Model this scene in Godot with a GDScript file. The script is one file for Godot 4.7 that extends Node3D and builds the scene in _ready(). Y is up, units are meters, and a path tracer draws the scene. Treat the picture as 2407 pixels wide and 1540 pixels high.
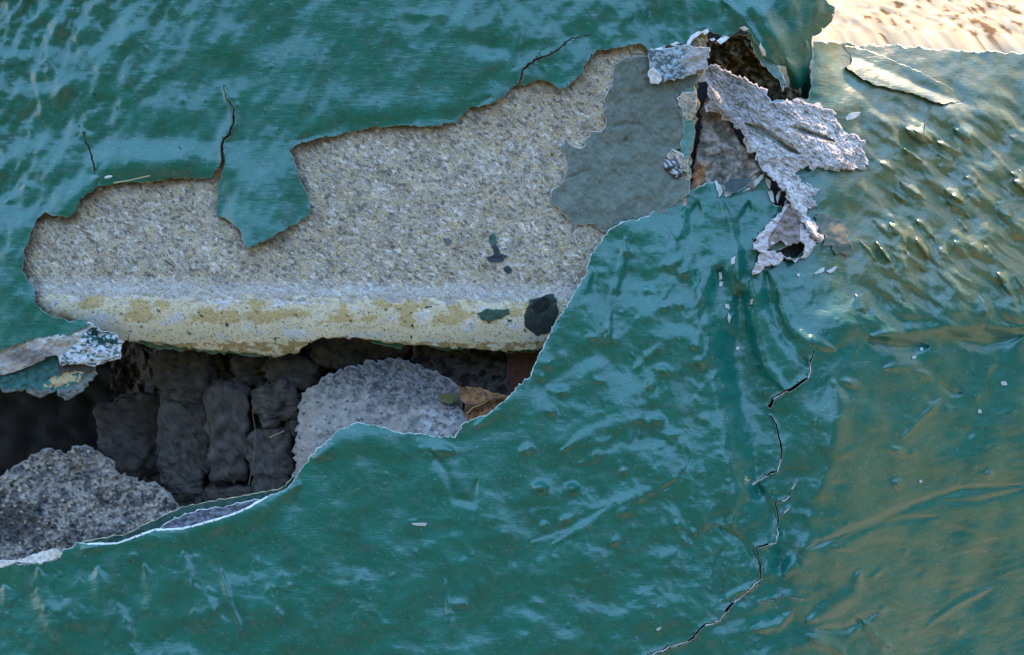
extends Node3D
# A green painted masonry wall, seen close: the paint skin has torn away from a concrete coping slab and from a hollow full of rubble.
# Wall coordinates: X to the right and Y downwards over the wall's face (2407 units = 1.024 m), depth in millimetres out of the face.

const K := 0.42543          # millimetres per unit of X and Y
const REACH := 900.0        # millimetres from the eye to the middle of the wall's face
const PITCH := 45.0
const MIDDLE := Vector3(0, 0.65, 0)
const TERRACE := 0.73

var W: Transform3D
var noise_a := FastNoiseLite.new()
var noise_b := FastNoiseLite.new()
var noise_c := FastNoiseLite.new()
var cells := FastNoiseLite.new()
var grains := FastNoiseLite.new()
var rng := RandomNumberGenerator.new()
var M := {}
var edge_stain_and_shade: Field


# ---------------------------------------------------------------- relief fields and sheets cut out of them

class Field:
	var xs := PackedFloat32Array()
	var ys := PackedFloat32Array()
	var z := PackedFloat32Array()
	var nx := 0
	var ny := 0
	var s := 3.0

	func _init(x0: float, y0: float, x1: float, y1: float, step: float, grown := 0) -> void:
		s = step
		xs = axis(x0, x1, step, grown)
		ys = axis(y0, y1, step, grown)
		nx = xs.size()
		ny = ys.size()
		z.resize(nx * ny)

	func axis(a: float, b: float, step: float, grown: int) -> PackedFloat32Array:
		var before := PackedFloat32Array()
		var d := step
		var p := a
		for i in grown:
			d *= 1.35
			p -= d
			before.append(p)
		before.reverse()
		var out := before
		var n := int(ceil((b - a) / step))
		for i in n + 1:
			out.append(a + i * step)
		d = step
		p = a + n * step
		for i in grown:
			d *= 1.35
			p += d
			out.append(p)
		return out

	func fill(f: Callable) -> Field:
		for j in ny:
			var y := ys[j]
			for i in nx:
				z[j * nx + i] = f.call(xs[i], y)
		return self

	func h(x: float, y: float) -> float:
		var i := clampi(xs.bsearch(x) - 1, 0, nx - 2)
		var j := clampi(ys.bsearch(y) - 1, 0, ny - 2)
		var u := clampf((x - xs[i]) / (xs[i + 1] - xs[i]), 0, 1)
		var v := clampf((y - ys[j]) / (ys[j + 1] - ys[j]), 0, 1)
		var a := j * nx + i
		return lerpf(lerpf(z[a], z[a + 1], u), lerpf(z[a + nx], z[a + nx + 1], u), v)

	func bump(x: float, y: float, rx: float, ry: float, turn: float, high: float) -> void:
		var r := maxf(rx, ry) * 2.4
		var c := cos(turn)
		var sn := sin(turn)
		for j in range(maxi(0, ys.bsearch(y - r)), mini(ny, ys.bsearch(y + r))):
			for i in range(maxi(0, xs.bsearch(x - r)), mini(nx, xs.bsearch(x + r))):
				var dx := xs[i] - x
				var dy := ys[j] - y
				var p := (dx * c + dy * sn) / rx
				var q := (dy * c - dx * sn) / ry
				z[j * nx + i] += high * exp(-(p * p + q * q))

	# A ridge (or, with a negative height, a groove) along a line; one_side > 0 keeps a long slope on the line's left and a short one on its right.
	func ridge(line: PackedVector2Array, wide: float, high: float, one_side := 0.0) -> void:
		var box := Rect2(line[0], Vector2.ZERO)
		for p in line:
			box = box.expand(p)
		box = box.grow(wide * 2.6 * (1.0 + one_side))
		var i0 := maxi(0, xs.bsearch(box.position.x))
		var i1 := mini(nx, xs.bsearch(box.end.x))
		var j0 := maxi(0, ys.bsearch(box.position.y))
		var j1 := mini(ny, ys.bsearch(box.end.y))
		var w := i1 - i0
		if w < 1 or j1 <= j0:
			return
		var best := PackedFloat32Array()
		best.resize(w * (j1 - j0))
		best.fill(1e9)
		var out := wide * 2.6 * (1.0 + one_side)
		for k in line.size() - 1:
			var a := line[k]
			var b := line[k + 1]
			var d := b - a
			var l2 := maxf(d.length_squared(), 1e-6)
			for j in range(maxi(j0, ys.bsearch(minf(a.y, b.y) - out)), mini(j1, ys.bsearch(maxf(a.y, b.y) + out))):
				for i in range(maxi(i0, xs.bsearch(minf(a.x, b.x) - out)), mini(i1, xs.bsearch(maxf(a.x, b.x) + out))):
					var p := Vector2(xs[i], ys[j]) - a
					var t := clampf(p.dot(d) / l2, 0, 1)
					var e := (p - d * t).length()
					if one_side > 0.0 and p.cross(d) < 0.0:
						e /= 1.0 + one_side
					var full := (k + t) / (line.size() - 1)
					e /= maxf(0.25, minf(1.0, 4.0 * minf(full + 0.06, 1.06 - full)))
					var q := (j - j0) * w + i - i0
					if e < best[q]:
						best[q] = e
		for j in range(j0, j1):
			for i in range(i0, i1):
				var e := best[(j - j0) * w + i - i0] / wide
				if e < 2.6:
					z[j * nx + i] += high * exp(-e * e)


func at(x: float, y: float, depth: float) -> Vector3:
	var f := (1.0 - depth / REACH) * 0.001
	return Vector3((x * K - 512.0) * f, (327.5 - y * K) * f, depth * 0.001)


func poly(flat: Array, rough := 0.0, seed_ := 0, closed := true, piece := 7.0) -> PackedVector2Array:
	var pts := PackedVector2Array()
	for i in range(0, flat.size(), 2):
		pts.append(Vector2(flat[i], flat[i + 1]))
	if rough <= 0.0:
		return pts
	var out := PackedVector2Array()
	var n := pts.size()
	for i in (n if closed else n - 1):
		var a := pts[i]
		var b := pts[(i + 1) % n]
		var l := a.distance_to(b)
		var c := maxi(1, int(l / piece)) if l < 900 else 1
		for k in c:
			var p := a.lerp(b, float(k) / c)
			if l < 900:
				var q := p * 0.11 + Vector2(seed_ * 17.3, seed_ * 5.1)
				p += Vector2(noise_a.get_noise_2d(q.x * 12.0, q.y * 12.0) + 0.8 * noise_a.get_noise_2d(q.x * 40.0, q.y * 40.0), noise_a.get_noise_2d(q.x * 12.0 + 300.0, q.y * 12.0) + 0.8 * noise_a.get_noise_2d(q.x * 40.0 + 300.0, q.y * 40.0)) * rough * 1.6
			out.append(p)
	if not closed:
		out.append(pts[n - 1])
	return out


# A thin sliver round a line, w0 wide at its start and w1 at its end.
func sliver(line: PackedVector2Array, w0: float, w1: float) -> PackedVector2Array:
	var left := PackedVector2Array()
	var right := PackedVector2Array()
	var n := line.size()
	for i in n:
		var d := (line[mini(i + 1, n - 1)] - line[maxi(i - 1, 0)]).normalized()
		var w := lerpf(w0, w1, float(i) / (n - 1)) * 0.5 * (1.0 + 0.5 * noise_a.get_noise_2d(line[i].x * 3.0, line[i].y * 3.0))
		left.append(line[i] + d.orthogonal() * w)
		right.append(line[i] - d.orthogonal() * w)
	right.reverse()
	left.append_array(right)
	if Geometry2D.is_polygon_clockwise(left):
		left.reverse()
	return left


func box_of(p: PackedVector2Array) -> Rect2:
	var r := Rect2(p[0], Vector2.ZERO)
	for q in p:
		r = r.expand(q)
	return r


# The mesh of the field inside the outline, less the cuts, with a rim along every torn edge.
func sheet(f: Field, outline: PackedVector2Array, color: Callable, cuts: Array = [], thick := 2.0, rim := 2.0, rim_color := Color(0.6, 0.62, 0.58), under_color := Color(0.2, 0.19, 0.17), rim_drop := 0.8) -> ArrayMesh:
	var nx := f.nx
	var ny := f.ny
	var inside := PackedByteArray()
	inside.resize(nx * ny)
	var mixed := PackedByteArray()
	mixed.resize(nx * ny)
	var box := box_of(outline)
	var outs: Array = [outline]
	outs.append_array(cuts)
	for o in outs:
		var n: int = o.size()
		for k in n:
			var a: Vector2 = o[k]
			var b: Vector2 = o[(k + 1) % n]
			if (a.x < f.xs[0] and b.x < f.xs[0]) or (a.x > f.xs[nx - 1] and b.x > f.xs[nx - 1]) or (a.y < f.ys[0] and b.y < f.ys[0]) or (a.y > f.ys[ny - 1] and b.y > f.ys[ny - 1]):
				continue
			var c := int(a.distance_to(b) / (f.s * 0.3)) + 1
			for q in c + 1:
				var p := a.lerp(b, float(q) / c)
				var i := f.xs.bsearch(p.x) - 1
				var j := f.ys.bsearch(p.y) - 1
				if i >= 0 and j >= 0 and i < nx - 1 and j < ny - 1:
					mixed[j * nx + i] = 1
	for j in ny:
		if f.ys[j] < box.position.y or f.ys[j] > box.end.y:
			continue
		for i in nx:
			if f.xs[i] >= box.position.x and f.xs[i] <= box.end.x:
				if Geometry2D.is_point_in_polygon(Vector2(f.xs[i], f.ys[j]), outline):
					inside[j * nx + i] = 1
	for o in cuts:
		var b := box_of(o)
		for j in range(maxi(0, f.ys.bsearch(b.position.y)), mini(ny, f.ys.bsearch(b.end.y))):
			for i in range(maxi(0, f.xs.bsearch(b.position.x)), mini(nx, f.xs.bsearch(b.end.x))):
				if Geometry2D.is_point_in_polygon(Vector2(f.xs[i], f.ys[j]), o):
					inside[j * nx + i] = 0
	var cut_boxes := []
	for c in cuts:
		cut_boxes.append(box_of(c))
	var pos := PackedVector3Array()
	var nor := PackedVector3Array()
	var col := PackedColorArray()
	var uv := PackedVector2Array()
	var ind := PackedInt32Array()
	var of := PackedInt32Array()
	of.resize(nx * ny)
	of.fill(-1)
	for j in ny - 1:
		for i in nx - 1:
			var a := j * nx + i
			if mixed[a]:
				var cell := PackedVector2Array([Vector2(f.xs[i], f.ys[j]), Vector2(f.xs[i + 1], f.ys[j]), Vector2(f.xs[i + 1], f.ys[j + 1]), Vector2(f.xs[i], f.ys[j + 1])])
				var parts: Array = Geometry2D.intersect_polygons(outline, cell)
				for k in cuts.size():
					if not cut_boxes[k].intersects(Rect2(cell[0], cell[2] - cell[0])):
						continue
					var rest := []
					for p in parts:
						rest.append_array(Geometry2D.clip_polygons(p, cuts[k]))
					parts = rest
				for p in parts:
					var tri := Geometry2D.triangulate_polygon(p)
					var first := pos.size()
					if tri.is_empty():
						continue
					for v in p:
						var y0 := f.h(v.x, v.y)
						pos.append(at(v.x, v.y, y0))
						nor.append(slope(f, v.x, v.y))
						col.append(color.call(v.x, v.y))
						uv.append(Vector2(v.x, v.y) * K * 0.001)
					for t in range(0, tri.size(), 3):
						var p0 := tri[t]
						var p1 := tri[t + 1]
						var p2 := tri[t + 2]
						var turn: float = (p[p1] - p[p0]).cross(p[p2] - p[p0])
						ind.append(first + p0)
						ind.append(first + (p1 if turn > 0 else p2))
						ind.append(first + (p2 if turn > 0 else p1))
			elif inside[a] and inside[a + nx + 1]:
				for q in [a, a + 1, a + nx + 1, a, a + nx + 1, a + nx]:
					if of[q] < 0:
						of[q] = pos.size()
						var qi: int = q % nx
						var qj: int = q / nx
						pos.append(at(f.xs[qi], f.ys[qj], f.z[q]))
						var il := maxi(qi - 1, 0)
						var ir := mini(qi + 1, nx - 1)
						var ju := maxi(qj - 1, 0)
						var jd := mini(qj + 1, ny - 1)
						var e := at(f.xs[ir], f.ys[qj], f.z[qj * nx + ir]) - at(f.xs[il], f.ys[qj], f.z[qj * nx + il])
						var g := at(f.xs[qi], f.ys[ju], f.z[ju * nx + qi]) - at(f.xs[qi], f.ys[jd], f.z[jd * nx + qi])
						nor.append(e.cross(g).normalized())
						col.append(color.call(f.xs[qi], f.ys[qj]))
						uv.append(Vector2(f.xs[qi], f.ys[qj]) * K * 0.001)
					ind.append(of[q])
	# rims
	var rims_from := ind.size()
	if thick > 0.0:
		for o in outs:
			var n: int = o.size()
			var way := -1.0 if Geometry2D.is_polygon_clockwise(o) else 1.0
			if o != outline:
				way = -way
			for k in n:
				var a: Vector2 = o[k]
				var b: Vector2 = o[(k + 1) % n]
				if a.distance_to(b) > 200.0 or not f_in(f, a) or not f_in(f, b):
					continue
				if o != outline and not (Geometry2D.is_point_in_polygon(a, outline) and Geometry2D.is_point_in_polygon(b, outline)):
					continue
				var na := side(o, k) * way
				var nb := side(o, (k + 1) % n) * way
				var wa := rim * (0.25 + 2.2 * absf(noise_a.get_noise_2d(a.x * 1.7, a.y * 1.7)))
				var wb := rim * (0.25 + 2.2 * absf(noise_a.get_noise_2d(b.x * 1.7, b.y * 1.7)))
				if o != outline:
					wa = minf(wa, 0.6)
					wb = minf(wb, 0.6)
				var za := f.h(a.x, a.y)
				var zb := f.h(b.x, b.y)
				var a1 := a + na * wa
				var b1 := b + nb * wb
				var row := [at(a.x, a.y, za), at(b.x, b.y, zb), at(a1.x, a1.y, za - rim_drop), at(b1.x, b1.y, zb - rim_drop), at(a1.x, a1.y, za - thick), at(b1.x, b1.y, zb - thick)]
				var mid := (na + nb).normalized()
				var flat := Vector3(mid.x, -mid.y, 0)
				for part in 2:
					var first := pos.size()
					var nn: Vector3 = (flat + Vector3(0, 0, 1.4 if part == 0 else 0.0)).normalized()
					for q in 4:
						pos.append(row[part * 2 + q])
						nor.append(nn)
						col.append(rim_color if part == 0 else under_color)
						uv.append(a * K * 0.001)
					for q in [0, 1, 2, 1, 3, 2]:
						ind.append(first + q)
	ind = wind(pos, nor, ind, rims_from)
	var arrays := []
	arrays.resize(Mesh.ARRAY_MAX)
	arrays[Mesh.ARRAY_VERTEX] = pos
	arrays[Mesh.ARRAY_NORMAL] = nor
	arrays[Mesh.ARRAY_COLOR] = col
	arrays[Mesh.ARRAY_TEX_UV] = uv
	arrays[Mesh.ARRAY_INDEX] = ind
	var mesh := ArrayMesh.new()
	mesh.add_surface_from_arrays(Mesh.PRIMITIVE_TRIANGLES, arrays)
	return mesh


func f_in(f: Field, p: Vector2) -> bool:
	return p.x > f.xs[0] and p.x < f.xs[f.nx - 1] and p.y > f.ys[0] and p.y < f.ys[f.ny - 1]


func side(o: PackedVector2Array, k: int) -> Vector2:
	var n := o.size()
	var d := (o[(k + 1) % n] - o[(k + n - 1) % n]).normalized()
	return Vector2(d.y, -d.x)


func slope(f: Field, x: float, y: float) -> Vector3:
	var d := f.s * 0.8
	var e := at(x + d, y, f.h(x + d, y)) - at(x - d, y, f.h(x - d, y))
	var g := at(x, y - d, f.h(x, y - d)) - at(x, y + d, f.h(x, y + d))
	return e.cross(g).normalized()


# ---------------------------------------------------------------- objects

func thing(called: String, label: String, category: String, x: float, y: float, depth: float, group := "") -> Node3D:
	var o := Node3D.new()
	o.name = called
	add_child(o, true)
	o.transform = W.translated_local(at(x, y, depth))
	o.set_meta("label", label)
	o.set_meta("category", category)
	o.set_meta("base", at(x, y, depth))
	if group:
		o.set_meta("group", group)
	return o


# One named mesh in wall coordinates under a thing or a part of one.
func part(called: String, mesh: Mesh, m: Material, parent: Node3D, label := "") -> MeshInstance3D:
	var o := MeshInstance3D.new()
	o.name = called
	o.mesh = mesh
	o.material_override = m
	parent.add_child(o, true)
	if parent.has_meta("base"):
		o.position = -parent.get_meta("base")
	if label:
		o.set_meta("label", label)
	return o


func single(called: String, mesh: Mesh, m: Material, label: String, category: String, group := "") -> MeshInstance3D:
	var o := MeshInstance3D.new()
	o.name = called
	o.mesh = mesh
	o.material_override = m
	add_child(o, true)
	o.transform = W
	o.set_meta("label", label)
	o.set_meta("category", category)
	if group:
		o.set_meta("group", group)
	return o


# Turns every triangle from number first on so that its front looks the way its normals point.
func wind(p: PackedVector3Array, n: PackedVector3Array, ind: PackedInt32Array, first: int) -> PackedInt32Array:
	for t in range(first, ind.size(), 3):
		var a := ind[t]
		var b := ind[t + 1]
		var c := ind[t + 2]
		if (p[b] - p[a]).cross(p[c] - p[a]).dot(n[a] + n[b] + n[c]) > 0.0:
			ind[t + 1] = c
			ind[t + 2] = b
	return ind


func make(st_pos: PackedVector3Array, st_nor: PackedVector3Array, st_col: PackedColorArray, given: PackedInt32Array) -> ArrayMesh:
	var st_ind := wind(st_pos, st_nor, given, 0)
	var arrays := []
	arrays.resize(Mesh.ARRAY_MAX)
	arrays[Mesh.ARRAY_VERTEX] = st_pos
	arrays[Mesh.ARRAY_NORMAL] = st_nor
	arrays[Mesh.ARRAY_COLOR] = st_col
	arrays[Mesh.ARRAY_INDEX] = st_ind
	var mesh := ArrayMesh.new()
	mesh.add_surface_from_arrays(Mesh.PRIMITIVE_TRIANGLES, arrays)
	return mesh


# A broken stone: a rounded block with lumps and chipped faces. Middle in wall coordinates, half sizes in millimetres.
func stone(x: float, y: float, depth: float, half: Vector3, turn: Vector3, square: float, lumps: float, color: Callable, seed_: int, nu := 72, nv := 48) -> ArrayMesh:
	var pos := PackedVector3Array()
	var nor := PackedVector3Array()
	var col := PackedColorArray()
	var ind := PackedInt32Array()
	var b := Basis.from_euler(turn)
	var c := at(x, y, depth)
	var o := Vector3(seed_ * 31.7, seed_ * 7.9, seed_ * 3.3)
	for v in nv + 1:
		var lat := PI * (float(v) / nv - 0.5)
		for u in nu + 1:
			var lon := TAU * float(u % nu) / nu
			var d := Vector3(cos(lat) * cos(lon), sin(lat), cos(lat) * sin(lon))
			var r := pow(pow(absf(d.x), square) + pow(absf(d.y), square) + pow(absf(d.z), square), -1.0 / square)
			var p := d * r * half
			var q := p * 1.0 + o
			var push := lumps * (noise_a.get_noise_3d(q.x * 1.3, q.y * 1.3, q.z * 1.3) * 1.6 + noise_a.get_noise_3d(q.x * 5.0, q.y * 5.0, q.z * 5.0) * 0.3 + noise_a.get_noise_3d(q.x * 16.0, q.y * 16.0, q.z * 16.0) * 0.34)
			push += lumps * 0.35 * cells.get_noise_3d(q.x * 0.9, q.y * 0.9, q.z * 0.9)
			p += d * push
			pos.append(c + b * p * 0.001)
			nor.append(Vector3.ZERO)
			col.append(color.call(q.x, q.y + q.z * 0.7))
	for v in nv:
		for u in nu:
			var a := v * (nu + 1) + u
			for q in [a, a + 1, a + nu + 2, a, a + nu + 2, a + nu + 1]:
				ind.append(q)
	for t in range(0, ind.size(), 3):
		var n := (pos[ind[t + 1]] - pos[ind[t]]).cross(pos[ind[t + 2]] - pos[ind[t]])
		for q in 3:
			nor[ind[t + q]] += n
	for v in nv + 1:
		var s := nor[v * (nu + 1)] + nor[v * (nu + 1) + nu]
		nor[v * (nu + 1)] = s
		nor[v * (nu + 1) + nu] = s
	for i in nor.size():
		nor[i] = nor[i].normalized()
		if nor[i].dot(pos[i] - c) < 0:
			nor[i] = -nor[i]
	return make(pos, nor, col, ind)


# A tube through points (already in metres), tapering from r0 to r1.
func tube(pts: PackedVector3Array, r0: float, r1: float, color: Color, round_ := 7) -> ArrayMesh:
	var pos := PackedVector3Array()
	var nor := PackedVector3Array()
	var col := PackedColorArray()
	var ind := PackedInt32Array()
	var n := pts.size()
	for i in n:
		var d := (pts[mini(i + 1, n - 1)] - pts[maxi(i - 1, 0)]).normalized()
		var e := d.cross(Vector3(0.3, 0.5, 0.81)).normalized()
		var g := d.cross(e)
		var r := lerpf(r0, r1, float(i) / (n - 1))
		for k in round_:
			var w := e * cos(TAU * k / round_) + g * sin(TAU * k / round_)
			pos.append(pts[i] + w * r)
			nor.append(w)
			col.append(color * (0.8 + 0.4 * absf(noise_a.get_noise_2d(i * 9.0, k * 7.0))))
	for i in n - 1:
		for k in round_:
			var a := i * round_ + k
			var b := i * round_ + (k + 1) % round_
			for q in [a, b, b + round_, a, b + round_, a + round_]:
				ind.append(q)
	for end in 2:
		var c := pos.size()
		var i := 0 if end == 0 else n - 1
		pos.append(pts[i])
		nor.append((pts[0] - pts[1] if end == 0 else pts[n - 1] - pts[n - 2]).normalized())
		col.append(color)
		for k in round_:
			ind.append(c)
			ind.append(i * round_ + k)
			ind.append(i * round_ + (k + 1) % round_)
	return make(pos, nor, col, ind)


# ---------------------------------------------------------------- colours (linear, as the stuff itself has them)

func paint(x: float, y: float) -> Color:
	var v := 1.0 + 0.16 * noise_a.get_noise_2d(x * 0.35, y * 0.35) + 0.10 * noise_a.get_noise_2d(x * 1.7, y * 2.9)
	var c := Color(0.0035 * v, 0.118 * v, 0.084 * v)
	var dust := noise_a.get_noise_2d(x * 0.55 + 700.0, y * 0.9)
	if dust > 0.22:
		c = c.lerp(Color(0.10, 0.17, 0.16), minf(0.22, (dust - 0.22) * 0.7))
	# warm reflection painted as olive tint, over some lime dust, on the right shoulder
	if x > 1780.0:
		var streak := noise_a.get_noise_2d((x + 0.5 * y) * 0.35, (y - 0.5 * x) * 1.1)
		var reflection_and_dust := smoothstep(1860.0, 2010.0, x + 40.0 * streak) * (smoothstep(790.0, 600.0, y + 60.0 * streak) * (0.62 + 0.5 * streak) + 0.08 * smoothstep(820.0, 900.0, y) * (0.7 + streak))
		c = c.lerp(Color(0.17, 0.16, 0.062), clampf(reflection_and_dust, 0.0, 0.8))
	var dot := grains.get_noise_2d(x * 0.9, y * 0.9)
	if dot > 0.80:
		c = c.lerp(Color(0.25, 0.32, 0.30), 0.35)
	elif dot < -0.80:
		c = c * 0.45
	return c


func concrete(x: float, y: float) -> Color:
	var p := x * 0.83 + y * 0.55
	var q := (y * 0.83 - x * 0.55) * 1.7
	var v := cells.get_noise_2d(p * 1.25, q * 1.25)
	var w := grains.get_noise_2d(p, q)
	var c: Color
	if v < -0.78:
		c = Color(0.13, 0.115, 0.10)
	elif v < -0.3:
		c = Color(0.31, 0.285, 0.25)
	elif v < 0.3:
		c = Color(0.42, 0.375, 0.30)
	elif v < 0.62:
		c = Color(0.47, 0.44, 0.40)
	elif v < 0.84:
		c = Color(0.50, 0.40, 0.22)
	else:
		c = Color(0.66, 0.64, 0.60)
	c = c.lerp(Color(0.40, 0.36, 0.31), 0.32) * Color(1.04, 0.965, 0.875)
	var big := noise_a.get_noise_2d(x * 0.5, y * 0.5)
	var yellow := noise_a.get_noise_2d(x * 0.8 + 900.0, y * 0.8)
	c = c * (1.0 + 0.30 * big + 0.34 * w)
	if yellow > 0.22:
		c = c.lerp(Color(0.46, 0.36, 0.18), minf(0.42, (yellow - 0.22) * 1.3))
	if w < -0.62:
		c = c * 0.38
	return c


func slab_color(x: float, y: float) -> Color:
	var c := concrete(x, y)
	var n := noise_a.get_noise_2d(x * 1.1 + 50.0, y * 2.2)
	var n2 := noise_a.get_noise_2d(x * 0.7 + 500.0, y * 1.5)
	# lime bloom, then old cream and ochre coats along the front edge
	var line := 690.0 + 14.0 * n + 0.012 * (x - 700.0)
	var bloom := smoothstep(line - 42.0, line - 8.0, y) * (0.55 + 0.55 * noise_a.get_noise_2d(x * 3.0, y * 6.0))
	if y > 600:
		c = c.lerp(Color(0.62, 0.62, 0.62), clampf(bloom * 0.75, 0, 0.8))
		var coat := line + 14.0 + 16.0 * n2
		if y > coat and grains.get_noise_2d(x * 0.35 + 70.0, y * 0.8) > -0.62:
			var o := noise_a.get_noise_2d(x * 0.30 + 1400.0, y * 0.5) + 0.25 * noise_a.get_noise_2d(x * 1.4, y * 1.8)
			var base := Color(0.78, 0.69, 0.50)
			if o > 0.0 and y < coat + 56.0:
				base = base.lerp(Color(0.58, 0.44, 0.20), smoothstep(0.02, 0.20, o) * 0.9)
			elif o < -0.34:
				base = Color(0.70, 0.70, 0.70)
			c = base * (0.96 + 0.07 * cells.get_noise_2d(x * 1.3, y * 1.3))
			if grains.get_noise_2d(x * 0.7 + 300.0, y * 1.0) < -0.72:
				c = Color(0.20, 0.17, 0.12)
			if y > 805.0 + 8.0 * n and n2 > -0.1:
				c = Color(0.42, 0.30, 0.13) * (1.0 + 0.3 * n)
		if noise_a.get_noise_2d(x * 1.1 + 77.0, y * 1.6) > 0.56 and y > 715 and y < 800:
			c = Color(0.05, 0.06, 0.06)
	# brown dirt plus painted shade along the torn edge of the paint
	var e := edge_stain_and_shade.h(x, y)
	if e > 0.02:
		c = c.lerp(Color(0.15, 0.115, 0.075), clampf(e * (0.6 + 0.9 * noise_a.get_noise_2d(x * 0.6, y * 0.6) + 0.9 * noise_a.get_noise_2d(x * 2.0, y * 2.0)), 0, 0.85))
	return c


func skim(x: float, y: float) -> Color:
	var v := 1.0 + 0.22 * noise_a.get_noise_2d(x * 0.9, y * 0.9) + 0.26 * noise_a.get_noise_2d(x * 3.0, y * 3.0)
	if noise_a.get_noise_2d((x + y * 0.7) * 0.6, (y - x * 0.7) * 4.0) > 0.5:
		v *= 0.62
	return Color(0.122, 0.143, 0.112).lerp(Color(0.17, 0.17, 0.14), clampf(noise_a.get_noise_2d(x * 0.7 + 40.0, y * 0.7), 0, 0.5)) * v


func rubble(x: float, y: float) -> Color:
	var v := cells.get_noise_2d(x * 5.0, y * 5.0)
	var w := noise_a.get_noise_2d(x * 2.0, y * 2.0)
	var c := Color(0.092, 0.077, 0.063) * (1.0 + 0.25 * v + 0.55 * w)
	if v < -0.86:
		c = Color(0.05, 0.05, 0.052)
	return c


func block_color(x: float, y: float) -> Color:
	var v := cells.get_noise_2d(x * 2.1, y * 2.6)
	var w := noise_a.get_noise_2d(x * 1.2, y * 1.2)
	var c := Color(0.325, 0.285, 0.243) * (1.0 + 0.13 * v + 0.30 * w)
	var top_darkening := smoothstep(40.0, -50.0, y - 935.0 - (x - 850.0) * 0.22 + 55.0 * w)  # tone darkens towards the upper edge of the block
	c = c.lerp(Color(0.13, 0.125, 0.125) * (1.0 + 0.8 * v), top_darkening * 0.88)
	if v < -0.93:
		c = Color(0.09, 0.085, 0.085)
	if x > 985 and y > 962 and noise_a.get_noise_2d(x * 1.5, y * 1.5) > -0.1:
		c = c.lerp(Color(0.62, 0.61, 0.60), 0.45)
	return c


func boulder_color(x: float, y: float) -> Color:
	var v := cells.get_noise_2d(x * 2.0, y * 2.6)
	var w := noise_a.get_noise_2d(x * 0.8, y * 0.8)
	var c := Color(0.28, 0.238, 0.198) * (1.0 + 0.4 * v + 0.3 * w)
	if w < -0.12:
		c = c.lerp(Color(0.10, 0.095, 0.095) * (1.0 + 0.6 * v), 0.7)
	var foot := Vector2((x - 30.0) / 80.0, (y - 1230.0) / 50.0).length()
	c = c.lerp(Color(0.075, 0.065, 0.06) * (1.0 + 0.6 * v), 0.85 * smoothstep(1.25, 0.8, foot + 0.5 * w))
	if v < -0.84:
		c = Color(0.045, 0.045, 0.045)
	if v > 0.9:
		c = Color(0.48, 0.38, 0.26)
	return c


func crust(x: float, y: float) -> Color:
	var p := x * 0.86 + y * 0.5
	var q := (y * 0.86 - x * 0.5) * 2.4
	var v := cells.get_noise_2d(p * 1.3, q * 1.3)
	var w := noise_a.get_noise_2d(p * 1.2, q * 1.6)
	var near := smoothstep(1960.0, 1700.0, x + 0.6 * (y - 250.0))
	var c := Color(0.58, 0.525, 0.50).lerp(Color(0.34, 0.29, 0.275), near * 0.85) * (1.0 + 0.22 * v + 0.22 * w)
	if v < -0.95:
		c = Color(0.16, 0.14, 0.13)
	var dirt := noise_a.get_noise_2d(x * 0.9 + 33.0, y * 0.9)
	if dirt > 0.12:
		c = c.lerp(Color(0.25, 0.205, 0.165), minf(0.6, (dirt - 0.12) * 2.4))
	elif dirt < -0.5:
		c = c.lerp(Color(0.11, 0.15, 0.115), 0.6)
	return c


func broken(x: float, y: float) -> Color:
	var v := cells.get_noise_2d(x * 0.9, y * 1.4)
	var w := noise_a.get_noise_2d(x * 0.9 + 200.0, y * 0.9)
	var c := Color(0.30, 0.25, 0.21) * (1.0 + 0.4 * v)
	if w > 0.06:
		c = c.lerp(Color(0.10, 0.11, 0.095), 0.75)
	var rust := smoothstep(1664.0, 1648.0, x + 0.42 * (y - 410.0)) * smoothstep(370.0, 400.0, y)
	return c.lerp(Color(0.36, 0.15, 0.055) * (1.0 + 0.4 * v), rust * 0.85)


func moss(x: float, y: float) -> Color:
	var v := cells.get_noise_2d(x * 1.3, y * 1.3)
	var w := noise_a.get_noise_2d(x * 2.0, y * 2.0)
	var c := Color(0.045, 0.036, 0.020) * (1.0 + 0.7 * w)
	if v > 0.5:
		c = Color(0.19, 0.13, 0.075)
	return c


func soil(x: float, y: float) -> Color:
	return Color(0.032, 0.028, 0.025) * (1.0 + 0.5 * noise_a.get_noise_2d(x * 2.0, y * 2.0))


func plain(c: Color) -> Callable:
	return func(x: float, y: float) -> Color: return c * (1.0 + 0.3 * noise_a.get_noise_2d(x * 2.0, y * 2.0))


# ---------------------------------------------------------------- relief

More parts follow.
